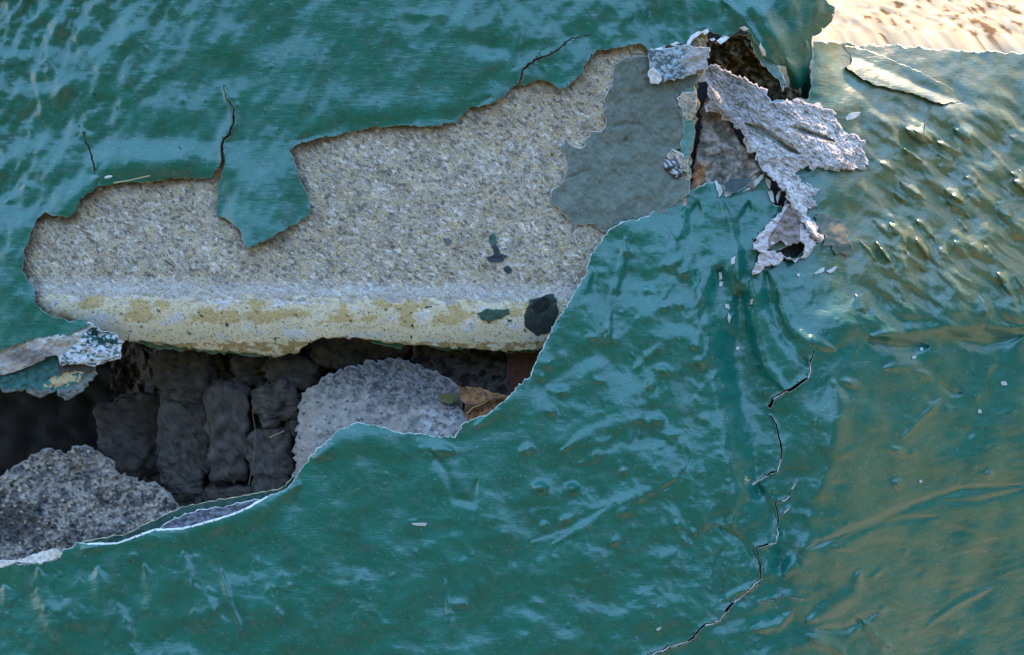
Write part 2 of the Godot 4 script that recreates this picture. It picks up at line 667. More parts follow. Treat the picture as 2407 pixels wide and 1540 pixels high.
func upper_relief(x: float, y: float) -> float:
	var back := maxf(0.0, -60.0 - y)
	var z := 3.0 + lean(y) - 0.005 * back * back * K
	# worn, lumpy plaster towards the top left, calmer lower down
	var rough := 0.35 + 0.9 * smoothstep(700.0, 60.0, x + 0.8 * y) + 0.35 * smoothstep(950.0, 1300.0, x) * smoothstep(220.0, 90.0, y)
	z += 5.0 * noise_b.get_noise_2d(x, y) + rough * (4.4 * noise_c.get_noise_2d((x + 0.4 * y) * 0.55, (y - 0.4 * x) * 0.33) + 1.3 * noise_c.get_noise_2d(x * 1.0, y * 0.8) + 0.25 * noise_c.get_noise_2d(x * 2.4, y * 2.4))
	z += 0.16 * noise_c.get_noise_2d(x * 0.7, y * 5.0)
	# the skin bellies out along the left part of its torn edge
	var belly := smoothstep(200.0, 260.0, x) * smoothstep(620.0, 480.0, x)
	z += belly * (7.0 * exp(-pow((y - 378.0) / 40.0, 2.0)) - 2.0 * smoothstep(395.0, 425.0, y))
	# the tongue hanging between the two bare patches curls up at its left edge
	z += 5.0 * smoothstep(500.0, 560.0, x) * smoothstep(740.0, 640.0, x) * smoothstep(330.0, 470.0, y)
	# the corner at the right end droops
	var d := Vector2(x - 1790.0, y - 40.0)
	var across := d.x * 0.82 - d.y * 0.45
	var along := d.x * 0.9 + d.y * 0.35
	z -= smoothstep(0.0, 220.0, along) * 62.0 + 22.0 * smoothstep(60.0, 240.0, y) * smoothstep(1700.0, 1850.0, x)
	z += 13.0 * exp(-pow(across / 26.0, 2.0)) * smoothstep(-40.0, 40.0, y) * smoothstep(250.0, 150.0, y)
	return z


func corner_at(y: float) -> float:
	if y < 900.0:
		return lerpf(1880.0, 1960.0, smoothstep(450.0, 900.0, y))
	return lerpf(1960.0, 1800.0, smoothstep(900.0, 1500.0, y))


func lower_relief(x: float, y: float) -> float:
	var z := 14.0 + 0.03 * (y - 700.0) * K
	var tip := smoothstep(1250.0, 1500.0, x) * smoothstep(760.0, 480.0, y)
	z -= 9.0 * tip
	# the face turns away to the right past the corner
	var r := x - corner_at(y)
	var soft := 0.5 * (r + sqrt(r * r + 12000.0))
	var steep := lerpf(0.64, 0.70, smoothstep(600.0, 900.0, y))
	z -= steep * soft * K
	# and climbs away from the eye towards the top right
	var up := maxf(0.0, 470.0 - y) * smoothstep(1840.0, 2060.0, x)
	z -= 0.20 * up * K
	var brow := smoothstep(300.0, 100.0, y) * smoothstep(1880.0, 2000.0, x)
	z = lerpf(z, -226.0, brow * brow * 0.15)
	# the upper right is a thick coat that ends in a rounded step
	z -= 20.0 * smoothstep(735.0, 815.0, y + 0.03 * (x - 2200.0)) * smoothstep(1880.0, 2260.0, x)
	# the left part leans outwards over its foot
	z -= 0.00004 * pow(maxf(0.0, y - 1250.0), 2.0) * K
	z += 6.0 * noise_b.get_noise_2d(x + 400.0, y)
	var lively := lerpf(0.75, 1.25, smoothstep(1150.0, 1500.0, x)) * lerpf(1.0, 0.45, smoothstep(1900.0, 2000.0, x) * smoothstep(820.0, 900.0, y))
	z += lively * (2.1 * noise_c.get_noise_2d(x * 0.4 + 90.0, y * 0.5) + 0.35 * noise_c.get_noise_2d(x * 1.8, y * 2.0))
	z += 0.15 * noise_c.get_noise_2d(x * 0.7, y * 4.0)
	# drips and ripples of thick paint on the upper right
	var ripple := smoothstep(1960.0, 2120.0, x) * smoothstep(820.0, 740.0, y) * smoothstep(120.0, 330.0, y)
	if ripple > 0.0:
		var p := x * 0.80 + y * 0.60
		var q := y * 0.80 - x * 0.60
		z += ripple * (8.5 * noise_c.get_noise_2d(p * 0.24, q * 0.72) + 0.6 * noise_c.get_noise_2d(p * 1.4, q * 3.4))
	var brushed := smoothstep(1850.0, 2250.0, x) * smoothstep(850.0, 950.0, y)
	if brushed > 0.0:
		z += brushed * (0.35 * noise_c.get_noise_2d((x + 0.35 * y) * 0.6, (y + 0.25 * x) * 3.5) + 1.2 * noise_c.get_noise_2d(x * 0.5, y * 0.9))
	return z


func lean(y: float) -> float:
	return 0.15 * maxf(0.0, 330.0 - y) * K


func slab_relief(x: float, y: float) -> float:
	var z := -5.0 + lean(y)
	var roll := maxf(0.0, y - 690.0 - 0.01 * (x - 700.0))
	z -= 0.0016 * roll * roll + 0.03 * roll
	z += 2.0 * noise_b.get_noise_2d(x, y)
	var p := x * 0.83 + y * 0.55
	var q := (y * 0.83 - x * 0.55) * 1.7
	var calm := 1.0 - 0.55 * smoothstep(700.0, 730.0, y)
	z += calm * (0.35 * cells.get_noise_2d(p, q) + 0.6 * grains.get_noise_2d(p, q) + 0.6 * noise_c.get_noise_2d(x * 3.0, y * 3.0))
	return z


func _ready() -> void:
	# ---- camera, sky, sun, exposure
	var tilt := Basis(Vector3.RIGHT, deg_to_rad(-PITCH))
	W = Transform3D(tilt, MIDDLE)
	var cam := Camera3D.new()
	cam.name = "camera"
	add_child(cam)
	cam.transform = W.translated_local(Vector3(0, 0, REACH * 0.001))
	cam.fov = rad_to_deg(2.0 * atan(327.5 / REACH))
	cam.near = 0.02
	cam.far = 400.0
	cam.current = true

	var sky_material := ProceduralSkyMaterial.new()
	sky_material.sky_top_color = Color(0.46, 0.59, 0.76)
	sky_material.sky_horizon_color = Color(0.86, 0.85, 0.82)
	sky_material.sky_curve = 0.12
	sky_material.ground_bottom_color = Color(0.30, 0.25, 0.18)
	sky_material.ground_horizon_color = Color(0.60, 0.62, 0.60)
	sky_material.sun_angle_max = 40.0
	sky_material.energy_multiplier = 2.0
	var sky := Sky.new()
	sky.sky_material = sky_material
	var env := Environment.new()
	env.background_mode = Environment.BG_SKY
	env.sky = sky
	env.ambient_light_source = Environment.AMBIENT_SOURCE_SKY
	env.tonemap_mode = Environment.TONE_MAPPER_LINEAR
	env.tonemap_exposure = 2.85
	env.sdfgi_enabled = true
	env.ssao_enabled = true
	env.ssil_enabled = true
	var we := WorldEnvironment.new()
	we.name = "world_environment"
	we.environment = env
	add_child(we)

	var sun := DirectionalLight3D.new()
	sun.name = "sun"
	sun.light_energy = 1.5
	sun.light_color = Color(1.0, 0.82, 0.57)
	sun.light_angular_distance = 0.5
	sun.shadow_enabled = true
	add_child(sun)
	sun.look_at_from_position(Vector3(0.50, 0.37, -0.78) * 5.0, Vector3.ZERO)

	setup()
	build_setting()
	build_slab()
	build_hollow()
	build_upper_skin()
	build_lower_skin()
	build_corner()
	build_small_things()


func setup() -> void:
	rng.seed = 7
	for n in [[noise_a, 0.045, 3, 11], [noise_b, 0.0042, 2, 5], [noise_c, 0.022, 2, 23]]:
		n[0].noise_type = FastNoiseLite.TYPE_SIMPLEX_SMOOTH
		n[0].frequency = n[1]
		n[0].fractal_octaves = n[2]
		n[0].seed = n[3]
	noise_a.frequency = 0.03
	cells.noise_type = FastNoiseLite.TYPE_CELLULAR
	cells.cellular_return_type = FastNoiseLite.RETURN_CELL_VALUE
	cells.fractal_type = FastNoiseLite.FRACTAL_NONE
	cells.frequency = 0.085
	cells.seed = 3
	grains.noise_type = FastNoiseLite.TYPE_SIMPLEX
	grains.frequency = 0.16
	grains.fractal_octaves = 2
	grains.seed = 9

	var brush := FastNoiseLite.new()
	brush.noise_type = FastNoiseLite.TYPE_SIMPLEX_SMOOTH
	brush.frequency = 0.04
	brush.fractal_octaves = 4
	brush.seed = 31
	var brush_map := NoiseTexture2D.new()
	brush_map.width = 1024
	brush_map.height = 1024
	brush_map.seamless = true
	brush_map.noise = brush

	var p := StandardMaterial3D.new()
	p.resource_name = "green gloss paint"
	p.vertex_color_use_as_albedo = true
	p.roughness = 0.33
	p.metallic_specular = 0.5
	p.clearcoat_enabled = true
	p.clearcoat = 0.6
	p.clearcoat_roughness = 0.24
	p.heightmap_enabled = true
	p.heightmap_texture = brush_map
	p.heightmap_scale = 0.022
	p.uv1_scale = Vector3(2.3, 13.0, 1)
	M.paint = p
	var stone_map := NoiseTexture2D.new()
	stone_map.width = 1024
	stone_map.height = 1024
	stone_map.seamless = true
	var gn := FastNoiseLite.new()
	gn.frequency = 0.12
	gn.fractal_octaves = 4
	stone_map.noise = gn
	var c := StandardMaterial3D.new()
	c.resource_name = "rough mineral surface"
	c.vertex_color_use_as_albedo = true
	c.roughness = 0.93
	c.metallic_specular = 0.3
	c.heightmap_enabled = true
	c.heightmap_texture = stone_map
	c.heightmap_scale = 0.11
	c.uv1_triplanar = true
	c.uv1_scale = Vector3(5, 5, 5)
	M.stone = c
	var d := StandardMaterial3D.new()
	d.resource_name = "dull old coat"
	d.vertex_color_use_as_albedo = true
	d.roughness = 0.6
	d.metallic_specular = 0.4
	M.dull = d
	var l := StandardMaterial3D.new()
	l.resource_name = "dry plant matter"
	l.vertex_color_use_as_albedo = true
	l.roughness = 0.7
	l.backlight_enabled = true
	l.backlight = Color(0.12, 0.08, 0.03)
	M.leaf = l
	var b := l.duplicate()
	b.resource_name = "dry straw"
	b.backlight = Color(0.60, 0.45, 0.16)  # bright translucence for the unseen foliage added to gild reflections
	M.straw = b


# ---------------------------------------------------------------- the setting: ground behind and round the wall

func ground_height(x: float, z: float) -> float:
	var drop := smoothstep(-0.38, lerpf(-0.15, 1.2, smoothstep(-0.9, -2.2, x)), z)
	var h := TERRACE * (1.0 - drop)
	h *= 1.0 - smoothstep(1.0, 1.9, x)
	h += 0.9 * smoothstep(1.8, 7.0, x)  # unseen rise on the right, shaped to show in the paint reflections
	var q := Vector2(x, z) * 100.0
	h += 0.012 * noise_a.get_noise_2d(q.x * 0.25, q.y * 0.25) + 0.006 * noise_a.get_noise_2d(q.x * 1.1, q.y * 1.1) + 0.0042 * noise_a.get_noise_2d(q.x * 5.0, q.y * 5.0) + 0.002 * noise_a.get_noise_2d(q.x * 13.0, q.y * 13.0)
	return h


func span(points: Array) -> PackedFloat32Array:
	var out := PackedFloat32Array()
	for k in points.size() - 1:
		var a: Array = points[k]
		var n: int = a[1]
		for i in n:
			out.append(lerpf(a[0], points[k + 1][0], float(i) / n))
	out.append(points[points.size() - 1][0])
	return out


func build_setting() -> void:
	var xs := span([[-160.0, 8], [-12.0, 14], [-2.0, 12], [0.2, 300], [1.0, 30], [3.0, 16], [12.0, 8], [160.0, 0]])
	var zs := span([[-160.0, 8], [-12.0, 14], [-2.6, 40], [-1.3, 260], [-0.45, 24], [1.4, 16], [12.0, 8], [160.0, 0]])
	var pos := PackedVector3Array()
	var nor := PackedVector3Array()
	var col := PackedColorArray()
	var ind := PackedInt32Array()
	for z in zs:
		for x in xs:
			var h := ground_height(x, z)
			pos.append(Vector3(x, h, z))
			nor.append(Vector3(ground_height(x - 0.004, z) - ground_height(x + 0.004, z), 0.008, ground_height(x, z - 0.004) - ground_height(x, z + 0.004)).normalized())
			var w := noise_a.get_noise_2d(x * 320.0, z * 320.0)
			var b := noise_a.get_noise_2d(x * 60.0 + 40.0, z * 60.0)
			var c := Color(0.54, 0.42, 0.27) * (1.0 + 0.2 * w + 0.25 * b)
			c = c.lerp(Color(0.28, 0.265, 0.10) * (1.0 + 0.3 * w), maxf(smoothstep(1.1, 1.8, x), smoothstep(-4.5, -6.0, z)))  # unseen olive grass colour, added to tint the paint reflections
			var fine := noise_a.get_noise_2d(x * 1500.0, z * 1100.0)
			c = c * (1.0 + 0.25 * fine)
			if fine + 0.7 * b + 0.4 * w < -0.36:
				c = Color(0.17, 0.095, 0.04)
			elif fine > 0.35:
				c = c * 1.35
			col.append(c)
	var n := xs.size()
	for j in zs.size() - 1:
		for i in n - 1:
			var a := j * n + i
			for q in [a, a + 1, a + n + 1, a, a + n + 1, a + n]:
				ind.append(q)
	var g := MeshInstance3D.new()
	g.name = "ground"
	g.mesh = make(pos, nor, col, ind)
	g.material_override = M.stone
	add_child(g)
	g.set_meta("kind", "structure")
	g.set_meta("label", "sunlit sandy ground with dry litter behind the painted wall")
	g.set_meta("category", "ground")

	build_added_hedge("unseen clipped green foliage added for dark reflections in the paint", Vector3(-1.6, 0, 2.6), 0.0, Vector3(3.4, 2.0, 0.5))
	build_added_hedge("unseen tall dark foliage added on the right for the paint reflections", Vector3(6.2, 0.0, 4.2), PI / 2, Vector3(4.6, 2.0, 0.7))
	build_added_hedge("unseen tall golden foliage added on the right to gild the paint reflections", Vector3(8.6, 0.0, -1.6), -1.35, Vector3(3.4, 2.4, 0.45), true)

	var f := Field.new(-300, -400, 2700, 1900, 24.0, 6)
	f.fill(func(x: float, y: float) -> float: return -215.0 + 14.0 * noise_a.get_noise_2d(x * 0.6, y * 0.6) - 0.0009 * pow(maxf(0.0, -y - 100.0), 2.0) - 160.0 * smoothstep(1650.0, 2300.0, x) - 260.0 * smoothstep(1750.0, 1900.0, x) * smoothstep(260.0, 120.0, y))
	var o := MeshInstance3D.new()
	o.name = "earth_fill"
	o.mesh = sheet(f, poly([-700, -800, 3200, -800, 3200, 2400, -700, 2400]), soil, [], 0.0)
	o.material_override = M.stone
	add_child(o)
	o.transform = W
	o.set_meta("kind", "structure")
	o.set_meta("label", "dark earth filling the inside of the wall behind the rubble")
	o.set_meta("category", "earth")


# Unseen hedges, added so that they show in the gloss of the paint.
func build_added_hedge(label: String, where: Vector3, turn: float, half: Vector3, straw := false) -> void:
	var t := Node3D.new()
	t.name = "added_hedge"
	add_child(t, true)
	t.position = where
	t.rotation.y = turn
	t.set_meta("label", label)
	t.set_meta("category", "added_hedge")
	var leafy := func(x: float, y: float) -> Color: return Color(0.035, 0.062, 0.018) * (1.0 + 0.9 * noise_a.get_noise_2d(x * 0.2, y * 0.2))
	var body := MeshInstance3D.new()
	body.name = "inner_foliage"
	body.mesh = stone(1203.5, 769.8, 0, half * 1000.0, Vector3.ZERO, 7.0, 90.0, leafy, 9, 120, 60)
	body.material_override = M.leaf
	body.position = Vector3(0, half.y - 0.05, 0)
	if straw:
		body.free()
	else:
		t.add_child(body, true)
	var quad := SurfaceTool.new()
	quad.begin(Mesh.PRIMITIVE_TRIANGLES)
	for v in [Vector3(0, 0, 0), Vector3(0.022, 0.03, 0.006), Vector3(0, 0.07, 0), Vector3(0, 0, 0), Vector3(0, 0.07, 0), Vector3(-0.022, 0.03, 0.006)]:
		quad.add_vertex(v)
	quad.generate_normals()
	var mm := MultiMesh.new()
	mm.transform_format = MultiMesh.TRANSFORM_3D
	mm.use_colors = true
	mm.mesh = quad.commit()
	mm.instance_count = 16000 if straw else 9000
	for k in mm.instance_count:
		var p := Vector3(rng.randf_range(-1, 1), rng.randf_range(-1, 1), rng.randf_range(-1, 1))
		var face := rng.randf()
		if face < 0.7:
			p.z = -1.0
		else:
			p.y = 1.0
		if straw:
			p.z = rng.randf_range(-1, 1)
		p = p * (half + Vector3.ONE * rng.randf_range(-0.02, 0.09)) + Vector3(0, half.y - 0.05, 0)
		mm.set_instance_transform(k, Transform3D(Basis.from_euler(Vector3(rng.randf_range(-1.5, 1.5), rng.randf_range(0, TAU), rng.randf_range(-1, 1))).scaled(Vector3.ONE * (2.2 if straw else 1.0)), p))
		mm.set_instance_color(k, (Color(0.46, 0.34, 0.12) if straw else Color(0.045, 0.075, 0.02)) * rng.randf_range(0.6, 1.5))
	var leaves := MultiMeshInstance3D.new()
	leaves.name = "leaves"
	leaves.multimesh = mm
	leaves.material_override = M.straw if straw else M.leaf
	leaves.set_meta("kind", "stuff")
	t.add_child(leaves, true)


# ---------------------------------------------------------------- the concrete coping slab

func build_slab() -> void:
	# where the paint has torn off: dirt and painted edge shade in one mask
	edge_stain_and_shade = Field.new(0, 60, 1700, 900, 6.0)
	edge_stain_and_shade.ridge(poly([211, 760, 173, 756, 123, 746, 100, 733, 82, 710, 80, 673, 53, 643, 55, 596, 67, 563, 90, 510, 163, 512, 190, 466, 223, 440, 293, 428, 400, 419, 496, 418]), 17.0, 1.0)
	edge_stain_and_shade.ridge(poly([496, 418, 518, 423, 507, 510]), 7.0, 0.5)
	edge_stain_and_shade.ridge(poly([507, 510, 533, 513, 563, 540, 580, 583, 633, 560, 683, 530, 730, 500]), 8.0, 0.8)
	edge_stain_and_shade.ridge(poly([730, 500, 716, 446, 680, 353, 710, 333, 800, 315, 869, 300, 952, 293, 1009, 298, 1072, 286, 1102, 253, 1155, 243, 1202, 207]), 17.0, 0.95)
	edge_stain_and_shade.ridge(poly([1202, 207, 1268, 187, 1318, 210, 1365, 173, 1388, 130, 1462, 112]), 15.0, 0.85)
	edge_stain_and_shade.ridge(poly([527, 203, 548, 250, 549, 290, 522, 333, 514, 412]), 16.0, 1.4)
	edge_stain_and_shade.ridge(poly([197, 310, 213, 360, 223, 402]), 14.0, 1.4)
	edge_stain_and_shade.ridge(poly([1390, 80, 1300, 125, 1228, 165, 1220, 200]), 14.0, 1.4)
	for k in 26:
		edge_stain_and_shade.bump(rng.randf_range(120, 1320), rng.randf_range(330, 680), rng.randf_range(5, 30), rng.randf_range(4, 14), rng.randf_range(-0.8, 0.8), rng.randf_range(0.15, 0.5))
	for spot in [[897, 405, 22, 11, 0.7], [1080, 472, 13, 10, 0.6], [1378, 300, 14, 10, 0.7], [1125, 255, 18, 10, 0.9]]:
		edge_stain_and_shade.bump(spot[0], spot[1], spot[2], spot[3], 0.1, spot[4])

	var t := thing("concrete_slab", "bare rough concrete coping slab between torn green paint sheets", "concrete slab", 750, 800, -20)
	var outline := poly([30, 470, 60, 250, 200, 160, 500, 150, 700, 150, 1100, 120, 1400, 60, 1665, 50, 1650, 171, 1636, 194, 1640, 250, 1628, 333, 1618, 450, 1600, 540, 1400, 740, 1310, 800, 1272, 820, 1190, 823, 1080, 816, 1000, 811, 940, 806, 900, 800, 850, 793, 830, 791, 770, 792, 730, 800, 700, 825, 655, 836, 610, 830, 560, 826, 500, 822, 430, 815, 390, 808, 330, 801, 290, 800, 270, 800, 230, 790, 150, 780, 80, 755, 25, 700, 10, 600], 3.0, 4)
	var f := Field.new(6, 40, 1680, 850, 2.6)
	f.fill(slab_relief)
	for pit in 130:
		f.bump(rng.randf_range(60, 1330), rng.randf_range(300, 820), rng.randf_range(3, 6), rng.randf_range(2.5, 4), 0.6, -rng.randf_range(0.8, 2.2))
	part("slab_body", sheet(f, outline, slab_color, [], 70.0, 3.0, Color(0.42, 0.33, 0.19), Color(0.13, 0.12, 0.11), 5.0), M.stone, t)

	# grey-green skim coat at the right end
	var f2 := Field.new(1270, 100, 1660, 560, 3.0)
	f2.fill(func(x: float, y: float) -> float: return -1.2 + lean(y) + 2.2 * noise_c.get_noise_2d(x * 0.6, y * 0.6) + 0.7 * noise_c.get_noise_2d(x * 2.5, y * 2.5))
	f2.ridge(poly([1440, 300, 1470, 290, 1510, 295, 1530, 320]), 6, -1.4)
	f2.ridge(poly([1330, 420, 1370, 405, 1390, 398]), 4, -1.4)
	f2.bump(1470, 330, 4, 4, 0, -2.5)
	part("skim_coat", sheet(f2, poly([1455, 143, 1480, 135, 1518, 132, 1560, 150, 1600, 165, 1646, 176, 1634, 196, 1612, 212, 1594, 222, 1590, 240, 1606, 262, 1610, 300, 1600, 345, 1575, 352, 1562, 372, 1570, 400, 1600, 420, 1622, 425, 1616, 452, 1560, 500, 1480, 540, 1430, 555, 1400, 525, 1350, 530, 1335, 513, 1315, 493, 1295, 473, 1298, 447, 1322, 433, 1332, 393, 1328, 367, 1322, 343, 1332, 330, 1348, 343, 1368, 347, 1388, 313, 1422, 307, 1425, 287, 1418, 267, 1428, 253, 1422, 230, 1438, 205, 1440, 170], 4.0, 9), skim, [], 1.8, 2.0, Color(0.42, 0.40, 0.34), Color(0.2, 0.19, 0.17)), M.dull, t, "smooth grey-green skim coat at the slab's right end")
	var f3 := Field.new(1560, 160, 1660, 470, 3.0)
	f3.fill(func(x: float, y: float) -> float: return lean(y) - 0.4 + 0.8 * noise_c.get_noise_2d(x * 2.0, y * 2.0))
	part("green_stripe", sheet(f3, poly([1612, 214, 1634, 200, 1628, 330, 1616, 395, 1600, 352, 1608, 300, 1600, 250], 4.0, 3), plain(Color(0.10, 0.21, 0.17)), [], 2.0, 1.5, Color(0.3, 0.35, 0.3)), M.dull, t, "pale green paint streak beside the dark joint")
	part("render_patch", sheet(f3.fill(func(x: float, y: float) -> float: return lean(y) + 1.2 + 1.0 * noise_c.get_noise_2d(x * 2.0, y * 2.0)), poly([1590, 232, 1606, 220, 1636, 213, 1634, 262, 1626, 282, 1612, 285, 1604, 256], 3.0, 6), concrete, [], 2.5), M.stone, t)
	part("render_patch", sheet(f3, poly([1568, 362, 1580, 354, 1600, 358, 1608, 372, 1620, 366, 1618, 405, 1606, 402, 1590, 392, 1572, 378], 3.0, 7), concrete, [], 2.5), M.stone, t)

	# leftovers of older green coats on the slab
	var f4 := Field.new(340, 520, 1330, 850, 3.0)
	f4.fill(func(x: float, y: float) -> float: return slab_relief(x, y) + 1.2 + 0.6 * noise_c.get_noise_2d(x * 2.0, y * 2.0))
	var old := plain(Color(0.045, 0.105, 0.080))
	var dark := plain(Color(0.03, 0.042, 0.043))
	var flakes := [
		[[1240, 720, 1262, 700, 1300, 692, 1308, 706, 1312, 740, 1300, 765, 1290, 780, 1262, 790, 1240, 775, 1232, 745], dark],
		[[1122, 736, 1140, 727, 1165, 730, 1195, 726, 1196, 738, 1180, 750, 1150, 757, 1132, 752], old],
		[[1141, 605, 1160, 600, 1157, 575, 1168, 580, 1176, 596, 1192, 604, 1180, 614, 1150, 617], dark],
		[[1150, 560, 1156, 548, 1164, 552, 1166, 574, 1156, 578], old],
		[[1182, 630, 1192, 626, 1200, 634, 1194, 642, 1185, 640], dark],
		[[1245, 706, 1280, 696, 1296, 706, 1290, 730, 1260, 740, 1244, 726], old],
		[[1042, 562, 1050, 558, 1060, 564, 1058, 572, 1046, 574], plain(Color(0.13, 0.15, 0.15))],
	]
	for k in flakes.size():
		part("paint_flake", sheet(f4, poly(flakes[k][0], 2.5, k + 20), flakes[k][1], [], 1.2, 1.0, Color(0.08, 0.09, 0.08)), M.dull, t)
	# the green lip under the cream edge
	var f5 := Field.new(280, 780, 1300, 850, 3.0)
	f5.fill(func(x: float, y: float) -> float: return -34.0 - 0.35 * maxf(0.0, y - 790.0) + 1.5 * noise_c.get_noise_2d(x * 2.0, y * 2.0))
	var lips := [
		[310, 800, 360, 803, 420, 812, 440, 822, 400, 822, 350, 814],
		[425, 818, 480, 814, 540, 820, 600, 816, 654, 822, 648, 836, 600, 838, 550, 830, 480, 828],
		[860, 794, 905, 797, 950, 800, 940, 818, 905, 812, 870, 804],
		[1005, 802, 1050, 797, 1090, 806, 1084, 822, 1040, 822, 1010, 814],
		[1180, 822, 1240, 812, 1275, 815, 1268, 824, 1190, 828],
	]
	for k in lips.size():
		part("paint_flake", sheet(f5, poly(lips[k], 3.0, k + 40), plain(Color(0.085, 0.165, 0.125) if k < 2 else Color(0.03, 0.12, 0.065)), [], 2.0, 1.5, Color(0.2, 0.25, 0.2)), M.dull, t)


# ---------------------------------------------------------------- the hollow and what lies in it

func build_hollow() -> void:
	var kinds := [
		# x, y, depth, half sizes, turn, squareness, lumps, label
		[540, 1010, -95, Vector3(23, 56, 26), Vector3(0.1, 0.25, 0.02), 4.5, 5.0, "tall upright grey rubble stone in the middle of the hollow"],
		[660, 938, -88, Vector3(26, 23, 26), Vector3(0.2, 0.1, 0.35), 3.2, 5.0, "rounded grey stone above the dry grass stem in the hollow"],
		[652, 1082, -92, Vector3(24, 38, 26), Vector3(0.0, -0.2, 0.08), 3.6, 5.0, "dark stone with a straight side low between tall stone and pale block"],
		[690, 868, -96, Vector3(30, 18, 26), Vector3(0.1, 0.2, -0.2), 3.0, 5.0, "crumbly dark stone wedged under the middle of the slab's cream edge"],
		[436, 1030, -112, Vector3(28, 46, 26), Vector3(0.0, 0.3, -0.06), 3.2, 6.0, "shadowed brown-grey stone left of the tall upright stone"],
		[438, 880, -110, Vector3(30, 32, 24), Vector3(0.1, 0.0, 0.2), 3.0, 6.0, "shadowed stone close under the slab's left green lip"],
		[442, 1138, -112, Vector3(24, 26, 24), Vector3(0.2, 0.1, 0.1), 3.0, 5.0, "squat dark stone at the bottom beside the boulder's tip"],
		[588, 862, -112, Vector3(20, 17, 20), Vector3(0.1, 0.4, 0.3), 2.8, 5.0, "small dark stone beside the black hole under the slab edge"],
		[330, 1020, -142, Vector3(42, 46, 26), Vector3(0.0, 0.4, 0.2), 2.8, 6.0, "nearly black stone deep in the hollow's shade"],
		[800, 830, -92, Vector3(30, 20, 26), Vector3(0.0, 0.2, -0.2), 2.8, 5.0, "dark brown crumbling stone behind the pale block's left shoulder"],
		[900, 838, -98, Vector3(26, 16, 24), Vector3(0.3, 0.0, 0.1), 3.0, 4.0, "grey stone squeezed between pale block and slab underside"],
		[700, 1000, -84, Vector3(10, 11, 12), Vector3(0.3, 0.7, 0.1), 2.6, 2.5, "small blue-grey pebble leaning on the pale block's left edge"],
		[560, 1160, -108, Vector3(34, 14, 24), Vector3(0.1, 0.0, 0.05), 3.0, 4.0, "flat dark stone under the foot of the tall upright stone"],
	]
	for k in kinds.size():
		var s: Array = kinds[k]
		s[5] += 2.0
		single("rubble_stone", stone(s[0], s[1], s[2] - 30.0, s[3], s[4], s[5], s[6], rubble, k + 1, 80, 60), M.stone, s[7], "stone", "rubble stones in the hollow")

	var back := Field.new(250, 780, 1000, 1260, 2.8)
	back.fill(func(x: float, y: float) -> float: return -148.0 - 60.0 * smoothstep(420.0, 300.0, x) + 16.0 * noise_c.get_noise_2d(x * 0.8, y * 0.5) + 8.0 * noise_c.get_noise_2d(x * 2.0, y * 1.5) + 3.0 * grains.get_noise_2d(x, y))
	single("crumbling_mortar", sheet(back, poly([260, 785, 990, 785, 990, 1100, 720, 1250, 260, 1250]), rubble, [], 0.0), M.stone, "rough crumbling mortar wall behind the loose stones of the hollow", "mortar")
	# the pale block, darker towards its top
	var f := Field.new(680, 830, 1120, 1180, 2.8)
	f.fill(func(x: float, y: float) -> float: return -66.0 + 0.085 * (y - 850.0) + 4.0 * noise_c.get_noise_2d(x * 0.5, y * 0.5) + 1.3 * noise_c.get_noise_2d(x * 2.2, y * 2.2) + 0.35 * cells.get_noise_2d(x * 1.1, y * 1.6) + 0.6 * grains.get_noise_2d(x, y) - 12.0 * smoothstep(40.0, 0.0, x - 700.0))
	single("concrete_block", sheet(f, poly([760, 891, 800, 872, 860, 855, 918, 845, 950, 850, 1013, 875, 1060, 898, 1078, 912, 1082, 945, 1090, 968, 1102, 986, 1110, 1040, 1000, 1090, 800, 1120, 700, 1160, 693, 1122, 694, 1050, 704, 980, 712, 927, 735, 915], 5.0, 12), block_color, [], 60.0, 5.0, Color(0.26, 0.25, 0.24), Color(0.14, 0.13, 0.125), 4.0), M.stone, "large pale grey broken block with a darker top edge in the hollow", "concrete block")
	# the speckled block behind it
	var f2 := Field.new(960, 800, 1230, 950, 2.8)
	f2.fill(func(x: float, y: float) -> float: return -88.0 + 0.05 * (y - 830.0) + 3.0 * noise_c.get_noise_2d(x * 0.7, y * 0.7) + 1.8 * noise_c.get_noise_2d(x * 2.5, y * 2.5))
	single("concrete_block", sheet(f2, poly([975, 815, 1190, 808, 1196, 880, 1202, 930, 1071, 925, 1000, 880, 970, 850], 3.0, 14), func(x: float, y: float) -> Color: return rubble(x * 0.8, y * 0.8) * (0.85 if noise_a.get_noise_2d(x, y) > -0.1 else 0.3), [], 60.0, 3.0, Color(0.2, 0.19, 0.18), Color(0.1, 0.09, 0.09), 3.0), M.stone, "dark block with white specks between the brown leaf and the slab edge", "concrete block")
	# red-brown brick piece
	var f3 := Field.new(1170, 790, 1310, 960, 4.0)
	f3.fill(func(x: float, y: float) -> float: return -80.0 + 0.06 * (x - 1190.0) + 0.5 * noise_c.get_noise_2d(x * 2.0, y * 2.0))
	single("brick_piece", sheet(f3, poly([1190, 800, 1300, 795, 1290, 870, 1240, 940, 1203, 945, 1196, 870], 1.0, 3), plain(Color(0.085, 0.026, 0.012)), [], 50.0, 2.0, Color(0.12, 0.04, 0.02), Color(0.05, 0.015, 0.01), 1.0), M.dull, "smooth dark red-brown brick piece behind the paint edge", "brick")

	# the boulder at the lower left
	var f4 := Field.new(-90, 1020, 470, 1380, 2.8)
	f4.fill(func(x: float, y: float) -> float: return -52.0 + 0.10 * (y - 1050.0) - 0.03 * x + 9.0 * noise_c.get_noise_2d(x * 0.35, y * 0.35) + 3.0 * noise_c.get_noise_2d(x * 2.0, y * 2.0) + 1.0 * cells.get_noise_2d(x * 1.2, y * 1.7) + 1.4 * grains.get_noise_2d(x, y))
